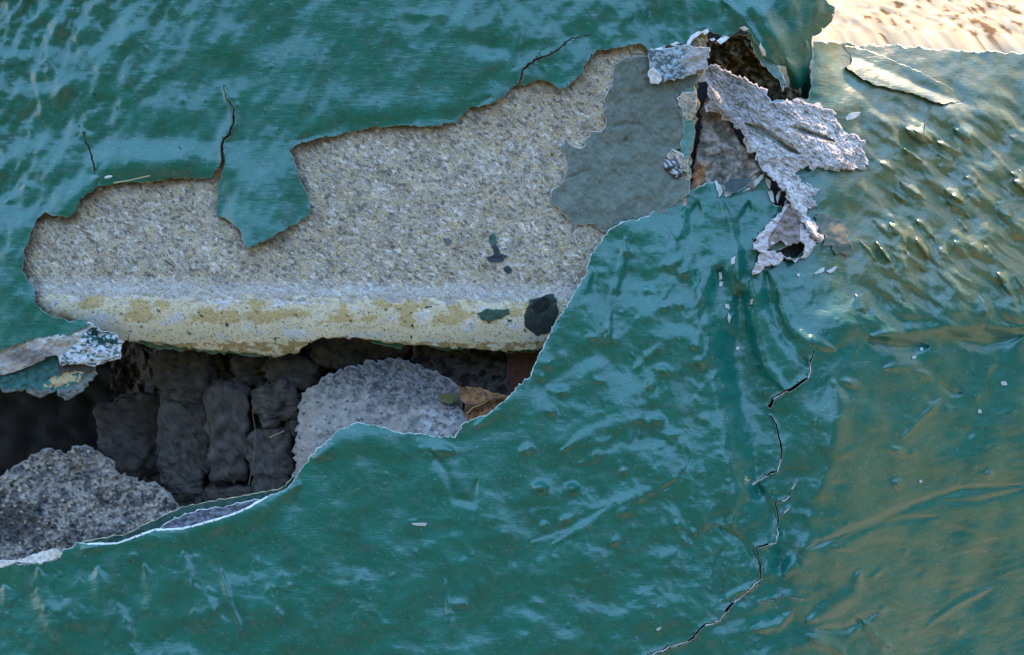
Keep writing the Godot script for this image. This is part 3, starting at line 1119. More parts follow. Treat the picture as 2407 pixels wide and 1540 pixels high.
	single("boulder", sheet(f4, poly([-80, 1160, 0, 1124, 18, 1112, 62, 1084, 102, 1056, 128, 1060, 154, 1065, 173, 1050, 198, 1047, 235, 1063, 256, 1084, 284, 1115, 330, 1130, 370, 1139, 400, 1168, 432, 1202, 400, 1250, 300, 1290, 200, 1320, 0, 1360, -80, 1365], 5.0, 15), boulder_color, [], 60.0, 5.0, Color(0.22, 0.2, 0.18), Color(0.09, 0.085, 0.08), 5.0), M.stone, "broad speckled grey-brown boulder at the lower left of the hollow", "boulder")


# ---------------------------------------------------------------- the upper paint skin

func build_upper_skin() -> void:
	var t := thing("paint_skin", "glossy teal paint skin above the bare concrete, torn along its lower edge", "paint skin", 700, 300, 0)
	var outline := poly([-2000, 845, -100, 845, 0, 825, 35, 811, 85, 796, 170, 786, 211, 762, 190, 750, 173, 756, 123, 746, 100, 733, 82, 710, 80, 673, 53, 643, 55, 596, 67, 563, 87, 516, 90, 510, 107, 496, 120, 506, 163, 510, 180, 493, 190, 466, 213, 450, 223, 440, 293, 427, 350, 426, 400, 418, 496, 417, 506, 397, 526, 393, 518, 423, 511, 467, 507, 510, 533, 513, 563, 540, 580, 583, 633, 560, 683, 530, 716, 513, 730, 500, 726, 473, 716, 446, 696, 396, 680, 353, 710, 333, 800, 315, 869, 300, 952, 293, 1009, 298, 1072, 286, 1102, 253, 1122, 250, 1155, 243, 1185, 227, 1202, 207, 1218, 196, 1232, 198, 1268, 187, 1292, 193, 1318, 210, 1335, 200, 1365, 173, 1388, 130, 1412, 115, 1462, 112, 1502, 100, 1530, 117, 1561, 110, 1589, 99, 1610, 108, 1623, 84, 1645, 73, 1664, 71, 1700, 86, 1714, 88, 1738, 68, 1764, 74, 1777, 95, 1794, 140, 1822, 151, 1848, 164, 1855, 194, 1846, 218, 1861, 223, 1874, 229, 1891, 232, 1915, 220, 1906, 194, 1904, 151, 1909, 127, 1909, 86, 1939, 67, 1956, 50, 1960, 19, 1943, 4, 1930, -12, 1700, -120, 1500, -3000, -2000, -3000], 2.6, 1)
	var cuts := [
		sliver(poly([527, 203, 533, 233, 548, 250, 549, 290, 540, 316, 522, 333, 521, 350, 524, 380, 514, 412], 2.0, 3, false), 2.5, 11.0),
		sliver(poly([197, 310, 203, 335, 213, 360, 222, 388, 223, 402], 2.0, 4, false), 4.0, 5.5),
		sliver(poly([1390, 80, 1345, 90, 1300, 125, 1250, 145, 1228, 165, 1220, 200], 2.0, 5, false), 2.6, 9.0),
	]
	var f := Field.new(-60, -60, 1980, 860, 3.0, 14)
	f.fill(upper_relief)
	# blisters, folds and runs
	for b in [[62, 437, 12, 9, 0, 2.2], [20, 470, 16, 9, -0.3, 2.6], [430, 235, 8, 6, 0, 1.4], [548, 228, 7, 5, 0, 1.4], [1150, 110, 70, 22, 0.2, -4.0], [1160, 120, 16, 12, 0, -2.5], [290, 90, 22, 50, 0.5, 2.5], [150, 200, 26, 60, 0.6, 3.0], [60, 240, 24, 50, 0.5, 3.0], [1000, 35, 60, 12, 0.0, 1.6]]:
		f.bump(b[0], b[1], b[2], b[3], b[4], b[5])
	for k in 120:
		var x := rng.randf_range(-20, 1800)
		var y := rng.randf_range(0, 400)
		f.bump(x, y, rng.randf_range(2.5, 6), rng.randf_range(2.5, 5), 0, rng.randf_range(0.25, 0.9))
	f.ridge(poly([1220, 200, 1250, 147, 1300, 127, 1345, 92]), 16, 2.5, 1.5)
	f.ridge(poly([527, 203, 548, 250, 549, 290, 522, 333, 521, 380]), 15, 3.2)
	f.ridge(poly([197, 310, 213, 360, 222, 395]), 22, 2.4, 1.0)
	f.ridge(poly([90, 560, 130, 500, 200, 440, 225, 420]), 26, 3.5)
	f.ridge(poly([700, 330, 800, 300, 952, 285, 1072, 275, 1150, 230]), 20, -2.2)
	f.ridge(poly([1700, 0, 1740, 35, 1790, 110, 1830, 160]), 13, 6.0)
	f.ridge(poly([1850, 140, 1872, 180, 1880, 225]), 11, 4.0)
	f.ridge(poly([1895, 100, 1897, 160, 1905, 215]), 9, 4.0)
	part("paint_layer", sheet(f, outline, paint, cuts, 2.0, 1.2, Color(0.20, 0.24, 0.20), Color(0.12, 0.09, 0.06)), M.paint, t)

	# chalky undercoat that shows along the broken part of the edge
	var g := Field.new(1380, 50, 1960, 250, 3.0)
	g.fill(func(x: float, y: float) -> float: return f.h(x, y) + 0.7)
	var white := plain(Color(0.74, 0.76, 0.76))
	var chips := [
		[1610, 110, 1623, 84, 1645, 72, 1652, 76, 1640, 84, 1630, 90, 1620, 108], [1650, 74, 1664, 68, 1666, 76, 1655, 82],
		[1686, 96, 1700, 84, 1714, 88, 1706, 96, 1694, 104], [1530, 118, 1545, 116, 1561, 108, 1560, 114, 1546, 122, 1534, 122],
		[1575, 106, 1590, 98, 1598, 101, 1584, 106], [1738, 66, 1750, 62, 1760, 70, 1748, 72],
		[1826, 152, 1848, 158, 1850, 176, 1856, 192, 1852, 206, 1843, 219, 1838, 214, 1846, 200, 1842, 178, 1828, 162],
		[1850, 208, 1858, 206, 1864, 216, 1856, 224, 1849, 219], [1870, 216, 1880, 206, 1884, 216, 1876, 228], [1788, 100, 1798, 120, 1800, 130, 1794, 130, 1784, 108],
		[1668, 90, 1676, 88, 1680, 93, 1672, 95],
	]
	for k in chips.size():
		part("white_edge", sheet(g, poly(chips[k], 1.6, k + 60), white, [], 2.5, 1.0, Color(0.5, 0.5, 0.5)), M.dull, t)
	var curl := Field.new(1740, 50, 1870, 240, 3.0)
	curl.fill(func(x: float, y: float) -> float: return lean(y) - 6.0 - 0.10 * (x - 1790.0) + 1.2 * noise_c.get_noise_2d(x * 2.0, y * 2.0))
	part("torn_strip", sheet(curl, poly([1764, 72, 1780, 92, 1796, 138, 1830, 160, 1846, 190, 1840, 214, 1832, 190, 1815, 168, 1790, 152, 1776, 120, 1758, 90], 3.0, 31), plain(Color(0.13, 0.22, 0.19)), [], 3.0, 1.5, Color(0.55, 0.57, 0.57)), M.dull, t, "torn grey-green strip hanging along the drooping corner")

	# the broken plaster tab under the skin's edge
	var tab := thing("plaster_tab", "mottled white and grey plaster tab between skim coat and dark joint top", "plaster", 1590, 150, 0)
	var h := Field.new(1510, 90, 1690, 210, 2.6)
	h.fill(func(x: float, y: float) -> float: return lean(y) + 4.0 + 0.03 * (x - 1530.0) + 1.6 * noise_c.get_noise_2d(x * 1.5, y * 1.5) + 0.8 * grains.get_noise_2d(x, y))
	part("plaster_layer", sheet(h, poly([1522, 116, 1560, 117, 1600, 108, 1640, 112, 1670, 112, 1664, 140, 1660, 160, 1640, 164, 1612, 182, 1590, 186, 1562, 194, 1548, 190, 1530, 160], 4.0, 33), func(x: float, y: float) -> Color:
		var v := cells.get_noise_2d(x * 1.6, y * 2.6)
		var c := Color(0.34, 0.40, 0.42) if v > -0.1 else Color(0.13, 0.18, 0.19)
		return c.lerp(Color(0.43, 0.39, 0.36), smoothstep(1600.0, 1625.0, x)) * (1.0 + 0.2 * v), [], 4.0, 2.0, Color(0.5, 0.5, 0.48)), M.stone, tab)
	part("plaster_chip", sheet(h.fill(func(x: float, y: float) -> float: return lean(y) + 7.0 + 1.0 * noise_c.get_noise_2d(x * 2.0, y * 2.0)), poly([1524, 176, 1536, 156, 1548, 170, 1556, 188, 1548, 197, 1532, 192], 2.0, 34), plain(Color(0.62, 0.56, 0.50)), [], 3.0), M.stone, tab)

	# the layered flake at the left over the hollow
	var fl := thing("plaster_flake", "layered plaster and paint flake jutting over the hollow at the left", "plaster flake", 140, 850, 0)
	var low := Field.new(-60, 820, 240, 950, 2.6)
	low.fill(func(x: float, y: float) -> float: return -14.0 + 2.2 * noise_c.get_noise_2d(x * 1.5, y * 1.5) + 0.8 * grains.get_noise_2d(x, y))
	part("lower_layer", sheet(low, poly([-50, 860, 0, 850, 108, 830, 160, 836, 213, 846, 222, 868, 224, 889, 205, 905, 184, 924, 170, 930, 154, 939, 139, 930, 133, 918, 105, 926, 80, 926, 59, 912, 20, 922, 0, 910, -50, 905], 4.5, 35), func(x: float, y: float) -> Color:
		var v := noise_a.get_noise_2d(x * 1.6, y * 2.0)
		var c := Color(0.030, 0.115, 0.105) * (1.0 + 0.7 * v)
		if Vector2((x - 150.0) / 40.0, (y - 893.0 + 0.25 * (x - 150.0)) / 13.0).length() + 0.8 * v < 1.0:
			c = Color(0.48, 0.36, 0.19)
		elif y > 915.0 - 0.22 * (x - 20.0) * smoothstep(150.0, 220.0, x) + 10.0 * v:
			c = Color(0.14, 0.15, 0.13) * (1.0 + 1.0 * v)
		elif x > 135.0 and y < 880.0:
			c = Color(0.055, 0.05, 0.04)
		return c, [], 6.0, 3.0, Color(0.16, 0.17, 0.15), Color(0.07, 0.065, 0.06), 3.0), M.dull, fl)
	var top := Field.new(-60, 740, 300, 890, 2.6)
	top.fill(func(x: float, y: float) -> float: return -1.0 - 0.10 * maxf(0.0, y - 800.0) + 3.0 * noise_c.get_noise_2d(x * 1.1, y * 1.1) + 1.4 * noise_c.get_noise_2d(x * 3.0, y * 3.0) + 0.8 * grains.get_noise_2d(x, y))
	part("plaster_layer", sheet(top, poly([-50, 840, 0, 822, 35, 808, 85, 793, 170, 783, 208, 760, 228, 769, 238, 778, 262, 782, 286, 802, 282, 842, 250, 850, 221, 859, 190, 851, 160, 858, 146, 858, 136, 835, 108, 839, 80, 856, 49, 868, 20, 876, 0, 878, -50, 890], 3.5, 36), func(x: float, y: float) -> Color:
		var v := cells.get_noise_2d(x * 1.6 + y * 0.6, y * 3.0)
		var w := noise_a.get_noise_2d(x * 1.5, y * 1.5)
		var c := Color(0.50, 0.46, 0.42) * (1.0 + 0.28 * w)
		c = c.lerp(Color(0.27, 0.23, 0.21), smoothstep(1.2, 0.7, Vector2((x - 70.0) / 60.0, (y - 838.0) / 18.0).length()))
		var pale := smoothstep(125.0, 160.0, x + (y - 840.0))
		if pale > 0.5:
			c = Color(0.62, 0.65, 0.68) if v > -0.25 else Color(0.10, 0.16, 0.16)
			if x > 205.0 and y < 808.0:
				c = Color(0.03, 0.09, 0.085) if v < 0.55 else Color(0.5, 0.53, 0.55)
		return c, [], 8.0, 2.0, Color(0.62, 0.58, 0.54), Color(0.25, 0.23, 0.21), 2.0), M.stone, fl)
	part("white_edge", sheet(top, poly([208, 790, 215, 776, 226, 768, 238, 780, 226, 792], 1.0, 37), plain(Color(0.74, 0.8, 0.78)), [], -1.0), M.dull, fl)


# ---------------------------------------------------------------- the lower paint skin

func build_lower_skin() -> void:
	var t := thing("paint_skin", "broad glossy green paint skin below the hollow, running round the right corner", "paint skin", 1300, 1450, 0)
	var outline := poly([-2000, 1400, -100, 1345, 0, 1332, 95, 1325, 140, 1312, 152, 1295, 185, 1276, 205, 1280, 275, 1278, 320, 1262, 365, 1246, 430, 1244, 500, 1226, 560, 1206, 600, 1186, 628, 1168, 670, 1152, 695, 1130, 710, 1100, 745, 1060, 790, 1017, 830, 998, 855, 994, 900, 1005, 935, 1018, 990, 1022, 1035, 1028, 1070, 1027, 1085, 1000, 1115, 988, 1165, 962, 1200, 930, 1220, 910, 1245, 885, 1255, 860, 1268, 835, 1290, 790, 1310, 752, 1340, 710, 1360, 675, 1380, 640, 1388, 605, 1420, 560, 1440, 533, 1480, 521, 1520, 508, 1560, 485, 1590, 463, 1620, 451, 1647, 437, 1682, 425, 1694, 443, 1688, 463, 1717, 454, 1760, 438, 1795, 410, 1802, 425, 1810, 463, 1818, 480, 1847, 492, 1818, 518, 1792, 538, 1768, 570, 1780, 599, 1771, 640, 1806, 627, 1830, 619, 1875, 606, 1905, 575, 1896, 541, 1880, 505, 1852, 450, 1815, 395, 1795, 335, 1785, 290, 1780, 250, 1800, 240, 1850, 236, 1900, 236, 1912, 180, 1914, 96, 1950, 101, 1990, 103, 2020, 108, 2050, 106, 2080, 109, 2100, 105, 2130, 111, 2160, 111, 2200, 118, 2230, 116, 2300, 123, 2360, 123, 2407, 128, 2500, 134, 2900, 170, 3600, 200, 3600, 3000, -2000, 3000], 3.4, 2, true, 5.0)
	var crack_a := poly([1914, 826, 1902, 853, 1906, 873, 1894, 893, 1867, 910, 1837, 926, 1817, 940, 1807, 958], 2.0, 6, false)
	var crack_b := poly([1812, 975, 1821, 993, 1833, 1026, 1838, 1071, 1826, 1106, 1798, 1121, 1768, 1138], 2.0, 7, false)
	var crack_c := poly([1873, 1131, 1850, 1171, 1823, 1183, 1830, 1218, 1823, 1276, 1778, 1286, 1785, 1321, 1788, 1361], 2.0, 8, false)
	var crack_d := poly([1788, 1361, 1763, 1383, 1713, 1426, 1693, 1458, 1653, 1471, 1618, 1508, 1573, 1521, 1523, 1542, 1440, 1570], 2.0, 9, false)
	var crack_e := poly([1858, 1193, 1842, 1204, 1830, 1219], 1.0, 10, false)
	var crack_f := poly([1783, 1416, 1828, 1408, 1843, 1398, 1895, 1408], 1.5, 11, false)
	var crack_g := poly([2183, 250, 2180, 275, 2172, 300, 2168, 322], 1.5, 12, false)
	var cracks := [[crack_a, 2.5, 5.0], [crack_b, 2.4, 3.2], [crack_c, 2.6, 2.6], [crack_d, 3.8, 3.0], [crack_e, 2.2, 2.2], [crack_f, 1.6, 1.6], [crack_g, 2.0, 1.2]]
	var cuts := []
	for c in cracks:
		cuts.append(sliver(c[0], c[1] * 1.9, c[2] * 1.9))
	var f := Field.new(-60, 80, 2470, 1600, 3.2, 14)
	f.fill(lower_relief)

	# the free edge of the skin curls a little towards the eye
	f.ridge(poly([200, 1290, 365, 1258, 500, 1238, 610, 1195, 700, 1140]), 26, 4.5)
	f.ridge(poly([745, 1075, 800, 1035, 855, 1025, 930, 1045, 1060, 1060]), 34, 5.0)
	f.ridge(poly([1120, 1000, 1210, 940, 1270, 860, 1330, 750, 1390, 640]), 24, 3.0)
	f.ridge(poly([1010, 1060, 1050, 1110, 1070, 1170, 1110, 1180, 1120, 1130]), 12, -2.4)
	# drips on the upper right part of the sheet
	f.ridge(poly([1470, 560, 1462, 620, 1440, 690, 1428, 760, 1420, 780]), 9, 2.6)
	f.ridge(poly([1485, 570, 1475, 640, 1455, 700]), 8, -1.6)
	# folds fanning from the torn top
	for fold in [
			[[1640, 480, 1630, 530, 1645, 600, 1640, 660], 22, -3.5], [[1610, 490, 1600, 540, 1590, 560], 14, 3.0],
			[[1700, 480, 1720, 540, 1730, 590, 1735, 660], 14, 3.5], [[1760, 480, 1745, 560, 1758, 640, 1765, 720], 22, -4.0], [[1560, 620, 1600, 640, 1640, 630], 10, 2.0],
			[[1690, 640, 1710, 760, 1740, 880, 1770, 1020, 1780, 1160], 54, -9.0], [[1640, 680, 1660, 800, 1690, 950, 1715, 1120, 1720, 1230], 34, 4.0], [[1765, 660, 1770, 760, 1800, 860, 1850, 920], 16, 4.5], [[1740, 700, 1765, 850, 1810, 1000, 1850, 1120, 1850, 1240, 1830, 1330], 66, -10.0],
			[[1800, 640, 1815, 720, 1850, 800, 1900, 860], 16, -4.0], [[1830, 680, 1850, 760, 1900, 800, 1960, 820], 14, 3.5],
			[[1650, 700, 1650, 760, 1655, 830], 9, -2.0], [[1590, 560, 1570, 640, 1560, 700], 18, 2.4],
			[[1960, 900, 1975, 960, 1950, 1080, 1910, 1200, 1870, 1320, 1845, 1350], 26, 3.5], [[1690, 1240, 1750, 1275, 1790, 1330], 10, -3.0], [[1780, 1140, 1830, 1230, 1880, 1330], 14, -2.0],
			[[1300, 1280, 1390, 1230, 1440, 1190, 1520, 1160, 1600, 1120, 1625, 1080], 13, 1.3], [[1560, 1150, 1600, 1125, 1625, 1078], 7, -1.8], [[1250, 1270, 1330, 1240, 1420, 1195], 9, -1.2],
			[[1320, 1060, 1400, 1010, 1500, 985, 1560, 1005, 1580, 1040], 16, 2.0], [[1360, 1090, 1460, 1060, 1560, 1050], 12, 1.0],
			[[965, 1225, 1010, 1222, 1080, 1225, 1200, 1215, 1290, 1195], 12, 0.7], [[1700, 1410, 1740, 1390, 1780, 1375], 8, 3.0], [[1700, 1405, 1680, 1340, 1700, 1290], 9, -1.8],
			[[2040, 800, 2110, 815, 2180, 815], 14, -5.0], [[2240, 790, 2310, 812, 2400, 790], 13, -5.0], [[2050, 790, 2200, 770, 2407, 770], 16, 4.0], [[2080, 865, 2140, 860, 2190, 890], 12, 2.5],
			[[1900, 1290, 2020, 1240, 2140, 1190, 2260, 1150, 2407, 1140], 9, -2.2], [[1960, 1280, 2080, 1225, 2200, 1215], 8, -1.6], [[2200, 1180, 2300, 1178, 2407, 1150], 7, -1.6],
			[[1900, 1460, 1960, 1430, 2010, 1390, 2020, 1345], 18, 2.6], [[2030, 1460, 2060, 1500, 2090, 1520], 14, 2.8], [[2015, 1455, 2040, 1500, 2070, 1525], 9, -1.2], [[1900, 1495, 1960, 1520, 1985, 1538], 13, 4.0], [[1770, 1480, 1830, 1470, 1860, 1440], 11, 3.5], [[1920, 1480, 1990, 1478, 2060, 1440], 9, -2.5],
			[[2180, 1470, 2250, 1420, 2330, 1380], 8, 2.0], [[2120, 1030, 2170, 980, 2210, 940], 7, 2.0], [[2210, 900, 2240, 925, 2260, 925], 7, -3.0],
			[[430, 1300, 440, 1340, 450, 1380], 14, 2.0], [[520, 1340, 540, 1420, 575, 1490], 7, 2.4], [[230, 1340, 235, 1400, 250, 1480], 20, 2.6], [[1045, 1360, 1055, 1440, 1065, 1490], 6, 1.6], [[90, 1340, 110, 1420, 130, 1500], 22, 2.2], [[340, 1330, 370, 1430, 380, 1500], 18, 1.8]]:
		var near: Array = fold[0]
		var deeper := 1.15 if near[0] > 1540 and near[0] < 1860 and near[1] < 760 else 1.25
		f.ridge(poly(near), fold[1], fold[2] * deeper)
	for c in cracks:
		f.ridge(c[0], 8.0, 1.6)
	for k in 34:
		var x := rng.randf_range(0, 900)
		var y := rng.randf_range(1330, 1460)
		var l := rng.randf_range(40, 110)
		f.ridge(poly([x, y, x + 0.1 * l, y + 0.5 * l, x + 0.3 * l, y + l]), rng.randf_range(16, 34), rng.randf_range(0.6, 1.9))
	# blisters
	for b in [[1270, 1145, 15, 12, 0, 4.0], [1345, 1148, 12, 11, 0, 3.6], [1530, 905, 10, 12, 0, 2.8], [1465, 1108, 9, 8, 0, 2.0], [1545, 985, 16, 11, 0.4, 3.0], [1560, 870, 14, 10, 0.4, 2.6], [1500, 860, 10, 14, 0.5, 2.2], [1390, 870, 18, 30, 0.5, 2.4], [1430, 780, 9, 20, 0.1, 2.4], [1650, 700, 14, 22, 0.2, 2.2], [1560, 720, 16, 11, 0, 2.2], [1520, 680, 12, 9, 0, 1.6], [2110, 1135, 10, 9, 0, 3.0], [2325, 1115, 10, 8, 0, 2.2], [2000, 900, 16, 8, 0.3, 3.0], [1610, 640, 12, 20, 0.3, 2.5], [1320, 920, 12, 9, 0, 1.8], [1230, 1060, 10, 8, 0, 1.5], [2110, 1060, 20, 9, 0.4, 2.5], [1080, 1420, 14, 8, 0, 1.5]]:
		f.bump(b[0], b[1], b[2], b[3], b[4], b[5] * 2.1)
	for k in 90:
		var u := rng.randf()
		f.bump(rng.randf_range(1230, 1720), rng.randf_range(580, 1330), rng.randf_range(7, 17), rng.randf_range(7, 15), rng.randf_range(0, 3), 1.0 + 3.2 * u * u)
	for k in 60:
		f.bump(rng.randf_range(40, 1300), rng.randf_range(1250, 1540), rng.randf_range(8, 26), rng.randf_range(8, 18), rng.randf_range(0, 3), rng.randf_range(0.6, 1.6))
	for k in 40:
		f.bump(rng.randf_range(1900, 2407), rng.randf_range(860, 1540), rng.randf_range(8, 26), rng.randf_range(6, 12), rng.randf_range(-0.7, 0.4), rng.randf_range(-2.4, 2.4))
	for k in 260:
		var x := rng.randf_range(0, 2400)
		var y := rng.randf_range(560, 1560)
		f.bump(x, y, rng.randf_range(3, 9), rng.randf_range(3, 7), rng.randf_range(0, 3), rng.randf_range(0.3, 1.4))
	# long runs of thick paint on the rippled shoulder
	for k in 48:
		var x := rng.randf_range(2000, 2420)
		var y := rng.randf_range(300, 700)
		var l := rng.randf_range(22, 60)
		var a := lerpf(0.55, 1.05, smoothstep(350.0, 700.0, y)) + rng.randf_range(-0.15, 0.15)
		f.ridge(poly([x, y, x + 0.5 * l * cos(a) + 4.0, y + 0.5 * l * sin(a), x + l * cos(a), y + l * sin(a)]), rng.randf_range(6, 13), rng.randf_range(2.5, 6.0))
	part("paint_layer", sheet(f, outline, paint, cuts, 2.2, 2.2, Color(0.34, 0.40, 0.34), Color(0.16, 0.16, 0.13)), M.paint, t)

	# pale undercoat laid bare along one side of each crack
	var under := Field.new(1400, 230, 2250, 1600, 3.2)
	under.fill(func(x: float, y: float) -> float: return f.h(x, y) - 0.5)
	var pale := plain(Color(0.62, 0.60, 0.57))
	for c in cracks.slice(0, 6):
		var line: PackedVector2Array = c[0]
		var k := 0
		while k < line.size() - 3:
			var run := rng.randi_range(2, 5)
			if rng.randf() < 0.45:
				var bit := line.slice(k, mini(k + run + 1, line.size()))
				for q in bit.size():
					bit[q] += Vector2(rng.randf_range(-0.6, 1.2), rng.randf_range(-0.5, 1.4))
				part("crack_edge", sheet(under, sliver(bit, 1.3, 2.4), pale, [], -1.0), M.dull, t)
			k += run

	# white undercoat along the torn rim at the left
	var rim := Field.new(-60, 1150, 720, 1370, 3.0)
	rim.fill(func(x: float, y: float) -> float: return f.h(x, y) + 0.5)
	part("white_rim", sheet(rim, poly([-50, 1346, 0, 1316, 40, 1318, 80, 1303, 110, 1293, 135, 1290, 148, 1299, 140, 1311, 95, 1324, 40, 1322, 0, 1334], 2.0, 51), func(x: float, y: float) -> Color: return Color(0.62, 0.58, 0.53) * (1.0 + 0.5 * noise_a.get_noise_2d(x * 3.0, y * 3.0)), [], 2.0, 1.0), M.dull, t, "crumbly white undercoat on the torn rim at far left")
	part("white_rim", sheet(rim, sliver(poly([205, 1279, 275, 1277, 320, 1261, 365, 1245, 430, 1242, 500, 1224, 560, 1204, 600, 1184, 628, 1167], 1.0, 52, false), 4.0, 4.5), plain(Color(0.70, 0.74, 0.72)), [], 1.5, 0.5), M.dull, t)
	# older layers that gape behind the rim
	var back := Field.new(180, 1100, 720, 1320, 3.0)
	back.fill(func(x: float, y: float) -> float: return 0.0 + 1.0 * noise_c.get_noise_2d(x * 2.0, y * 2.0))
	part("older_layer", sheet(back, poly([190, 1276, 300, 1254, 360, 1224, 430, 1192, 500, 1178, 560, 1168, 620, 1157, 660, 1150, 690, 1120, 700, 1130, 660, 1165, 600, 1190, 500, 1240, 365, 1262, 275, 1290, 200, 1295], 2.0, 53), plain(Color(0.028, 0.075, 0.058)), [], 3.0, 2.0, Color(0.45, 0.38, 0.22), Color(0.2, 0.18, 0.14)), M.dull, t, "older dark green coat gaping behind the white rim")
	var lens := Field.new(360, 1150, 640, 1270, 3.0)
	lens.fill(func(x: float, y: float) -> float: return 2.0 + 2.0 * noise_c.get_noise_2d(x * 2.0, y * 2.0))
	part("plaster_layer", sheet(lens, poly([372, 1244, 400, 1224, 450, 1204, 520, 1192, 570, 1182, 600, 1176, 612, 1178, 590, 1192, 540, 1214, 480, 1232, 430, 1243], 3.0, 54), func(x: float, y: float) -> Color: return Color(0.17, 0.17, 0.19) * (1.0 + 1.2 * noise_a.get_noise_2d(x * 1.6, y * 3.0)), [], 2.0), M.stone, t)

	# the flap lifted off the shoulder at the top right
	var flap := Field.new(1960, 90, 2300, 260, 3.0)
	flap.fill(func(x: float, y: float) -> float:
		var a := Vector2(1985, 108)
		var d := Vector2(300, 128).normalized()
		var q := Vector2(x, y) - a
		var off := q.cross(-d)
		return f.h(x, y) + 1.0 + 14.0 * smoothstep(0.0, 42.0, off) * 0.35 - 2.0 * exp(-pow((off - 16.0) / 8.0, 2.0)))
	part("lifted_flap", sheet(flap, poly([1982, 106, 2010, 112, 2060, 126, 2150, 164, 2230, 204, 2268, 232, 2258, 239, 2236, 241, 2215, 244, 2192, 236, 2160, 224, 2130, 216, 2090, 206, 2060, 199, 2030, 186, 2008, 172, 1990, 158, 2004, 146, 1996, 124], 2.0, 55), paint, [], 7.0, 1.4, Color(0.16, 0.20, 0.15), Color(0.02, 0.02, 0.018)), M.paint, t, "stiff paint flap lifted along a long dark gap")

	# white scuffs and chips
	var chip := Field.new(900, 200, 2407, 1560, 8.0)
	chip.fill(func(x: float, y: float) -> float: return f.h(x, y) + 1.6)
	var white := plain(Color(0.50, 0.50, 0.48))
	var bits := [
		[966, 1230, 985, 1229, 1004, 1231, 1000, 1237, 975, 1235], [1912, 644, 1926, 633, 1938, 628, 1936, 638, 1920, 644], [1942, 638, 1955, 632, 1968, 626, 1962, 637, 1950, 642],
		[1690, 640, 1696, 640, 1697, 655, 1692, 658], [1692, 662, 1699, 664, 1697, 674, 1690, 672], [1704, 716, 1714, 716, 1715, 726, 1705, 724], [1712, 735, 1719, 745, 1714, 760, 1710, 750], [1731, 816, 1737, 815, 1736, 823, 1730, 822],
		[1720, 608, 1728, 602, 1727, 620, 1720, 622], [1765, 704, 1771, 702, 1768, 714, 1763, 716], [1682, 424, 1694, 436, 1700, 452, 1690, 464, 1688, 450, 1680, 430], [1745, 452, 1755, 444, 1766, 432, 1796, 406, 1794, 418, 1778, 436, 1760, 446],
		[1702, 455, 1722, 450, 1718, 458, 1706, 463], [1800, 420, 1812, 424, 1810, 444, 1806, 440], [1806, 450, 1815, 448, 1820, 476, 1812, 472], [1824, 462, 1830, 450, 1836, 446, 1828, 478], [1846, 470, 1852, 468, 1850, 486, 1842, 492],
		[1988, 276, 2000, 266, 2022, 264, 2020, 272, 2004, 280, 1990, 282], [2160, 1130, 2166, 1128, 2168, 1134, 2162, 1135], [2300, 964, 2306, 962, 2308, 970, 2301, 971], [2352, 898, 2364, 896, 2368, 904, 2356, 906], [2163, 817, 2170, 818, 2168, 825, 2163, 823],
		[1543, 1478, 1556, 1474, 1552, 1481, 1544, 1483], [1874, 643, 1882, 645, 1879, 650, 1873, 649], [2143, 838, 2153, 836, 2152, 842, 2144, 844]]
	for k in bits.size():
		part("paint_chip", sheet(chip, poly(bits[k], 1.0, k + 80), white, [], 2.0, 0.8, Color(0.5, 0.52, 0.5)), M.dull, t)


# ---------------------------------------------------------------- the broken corner: crust, rusty core, mossy hole

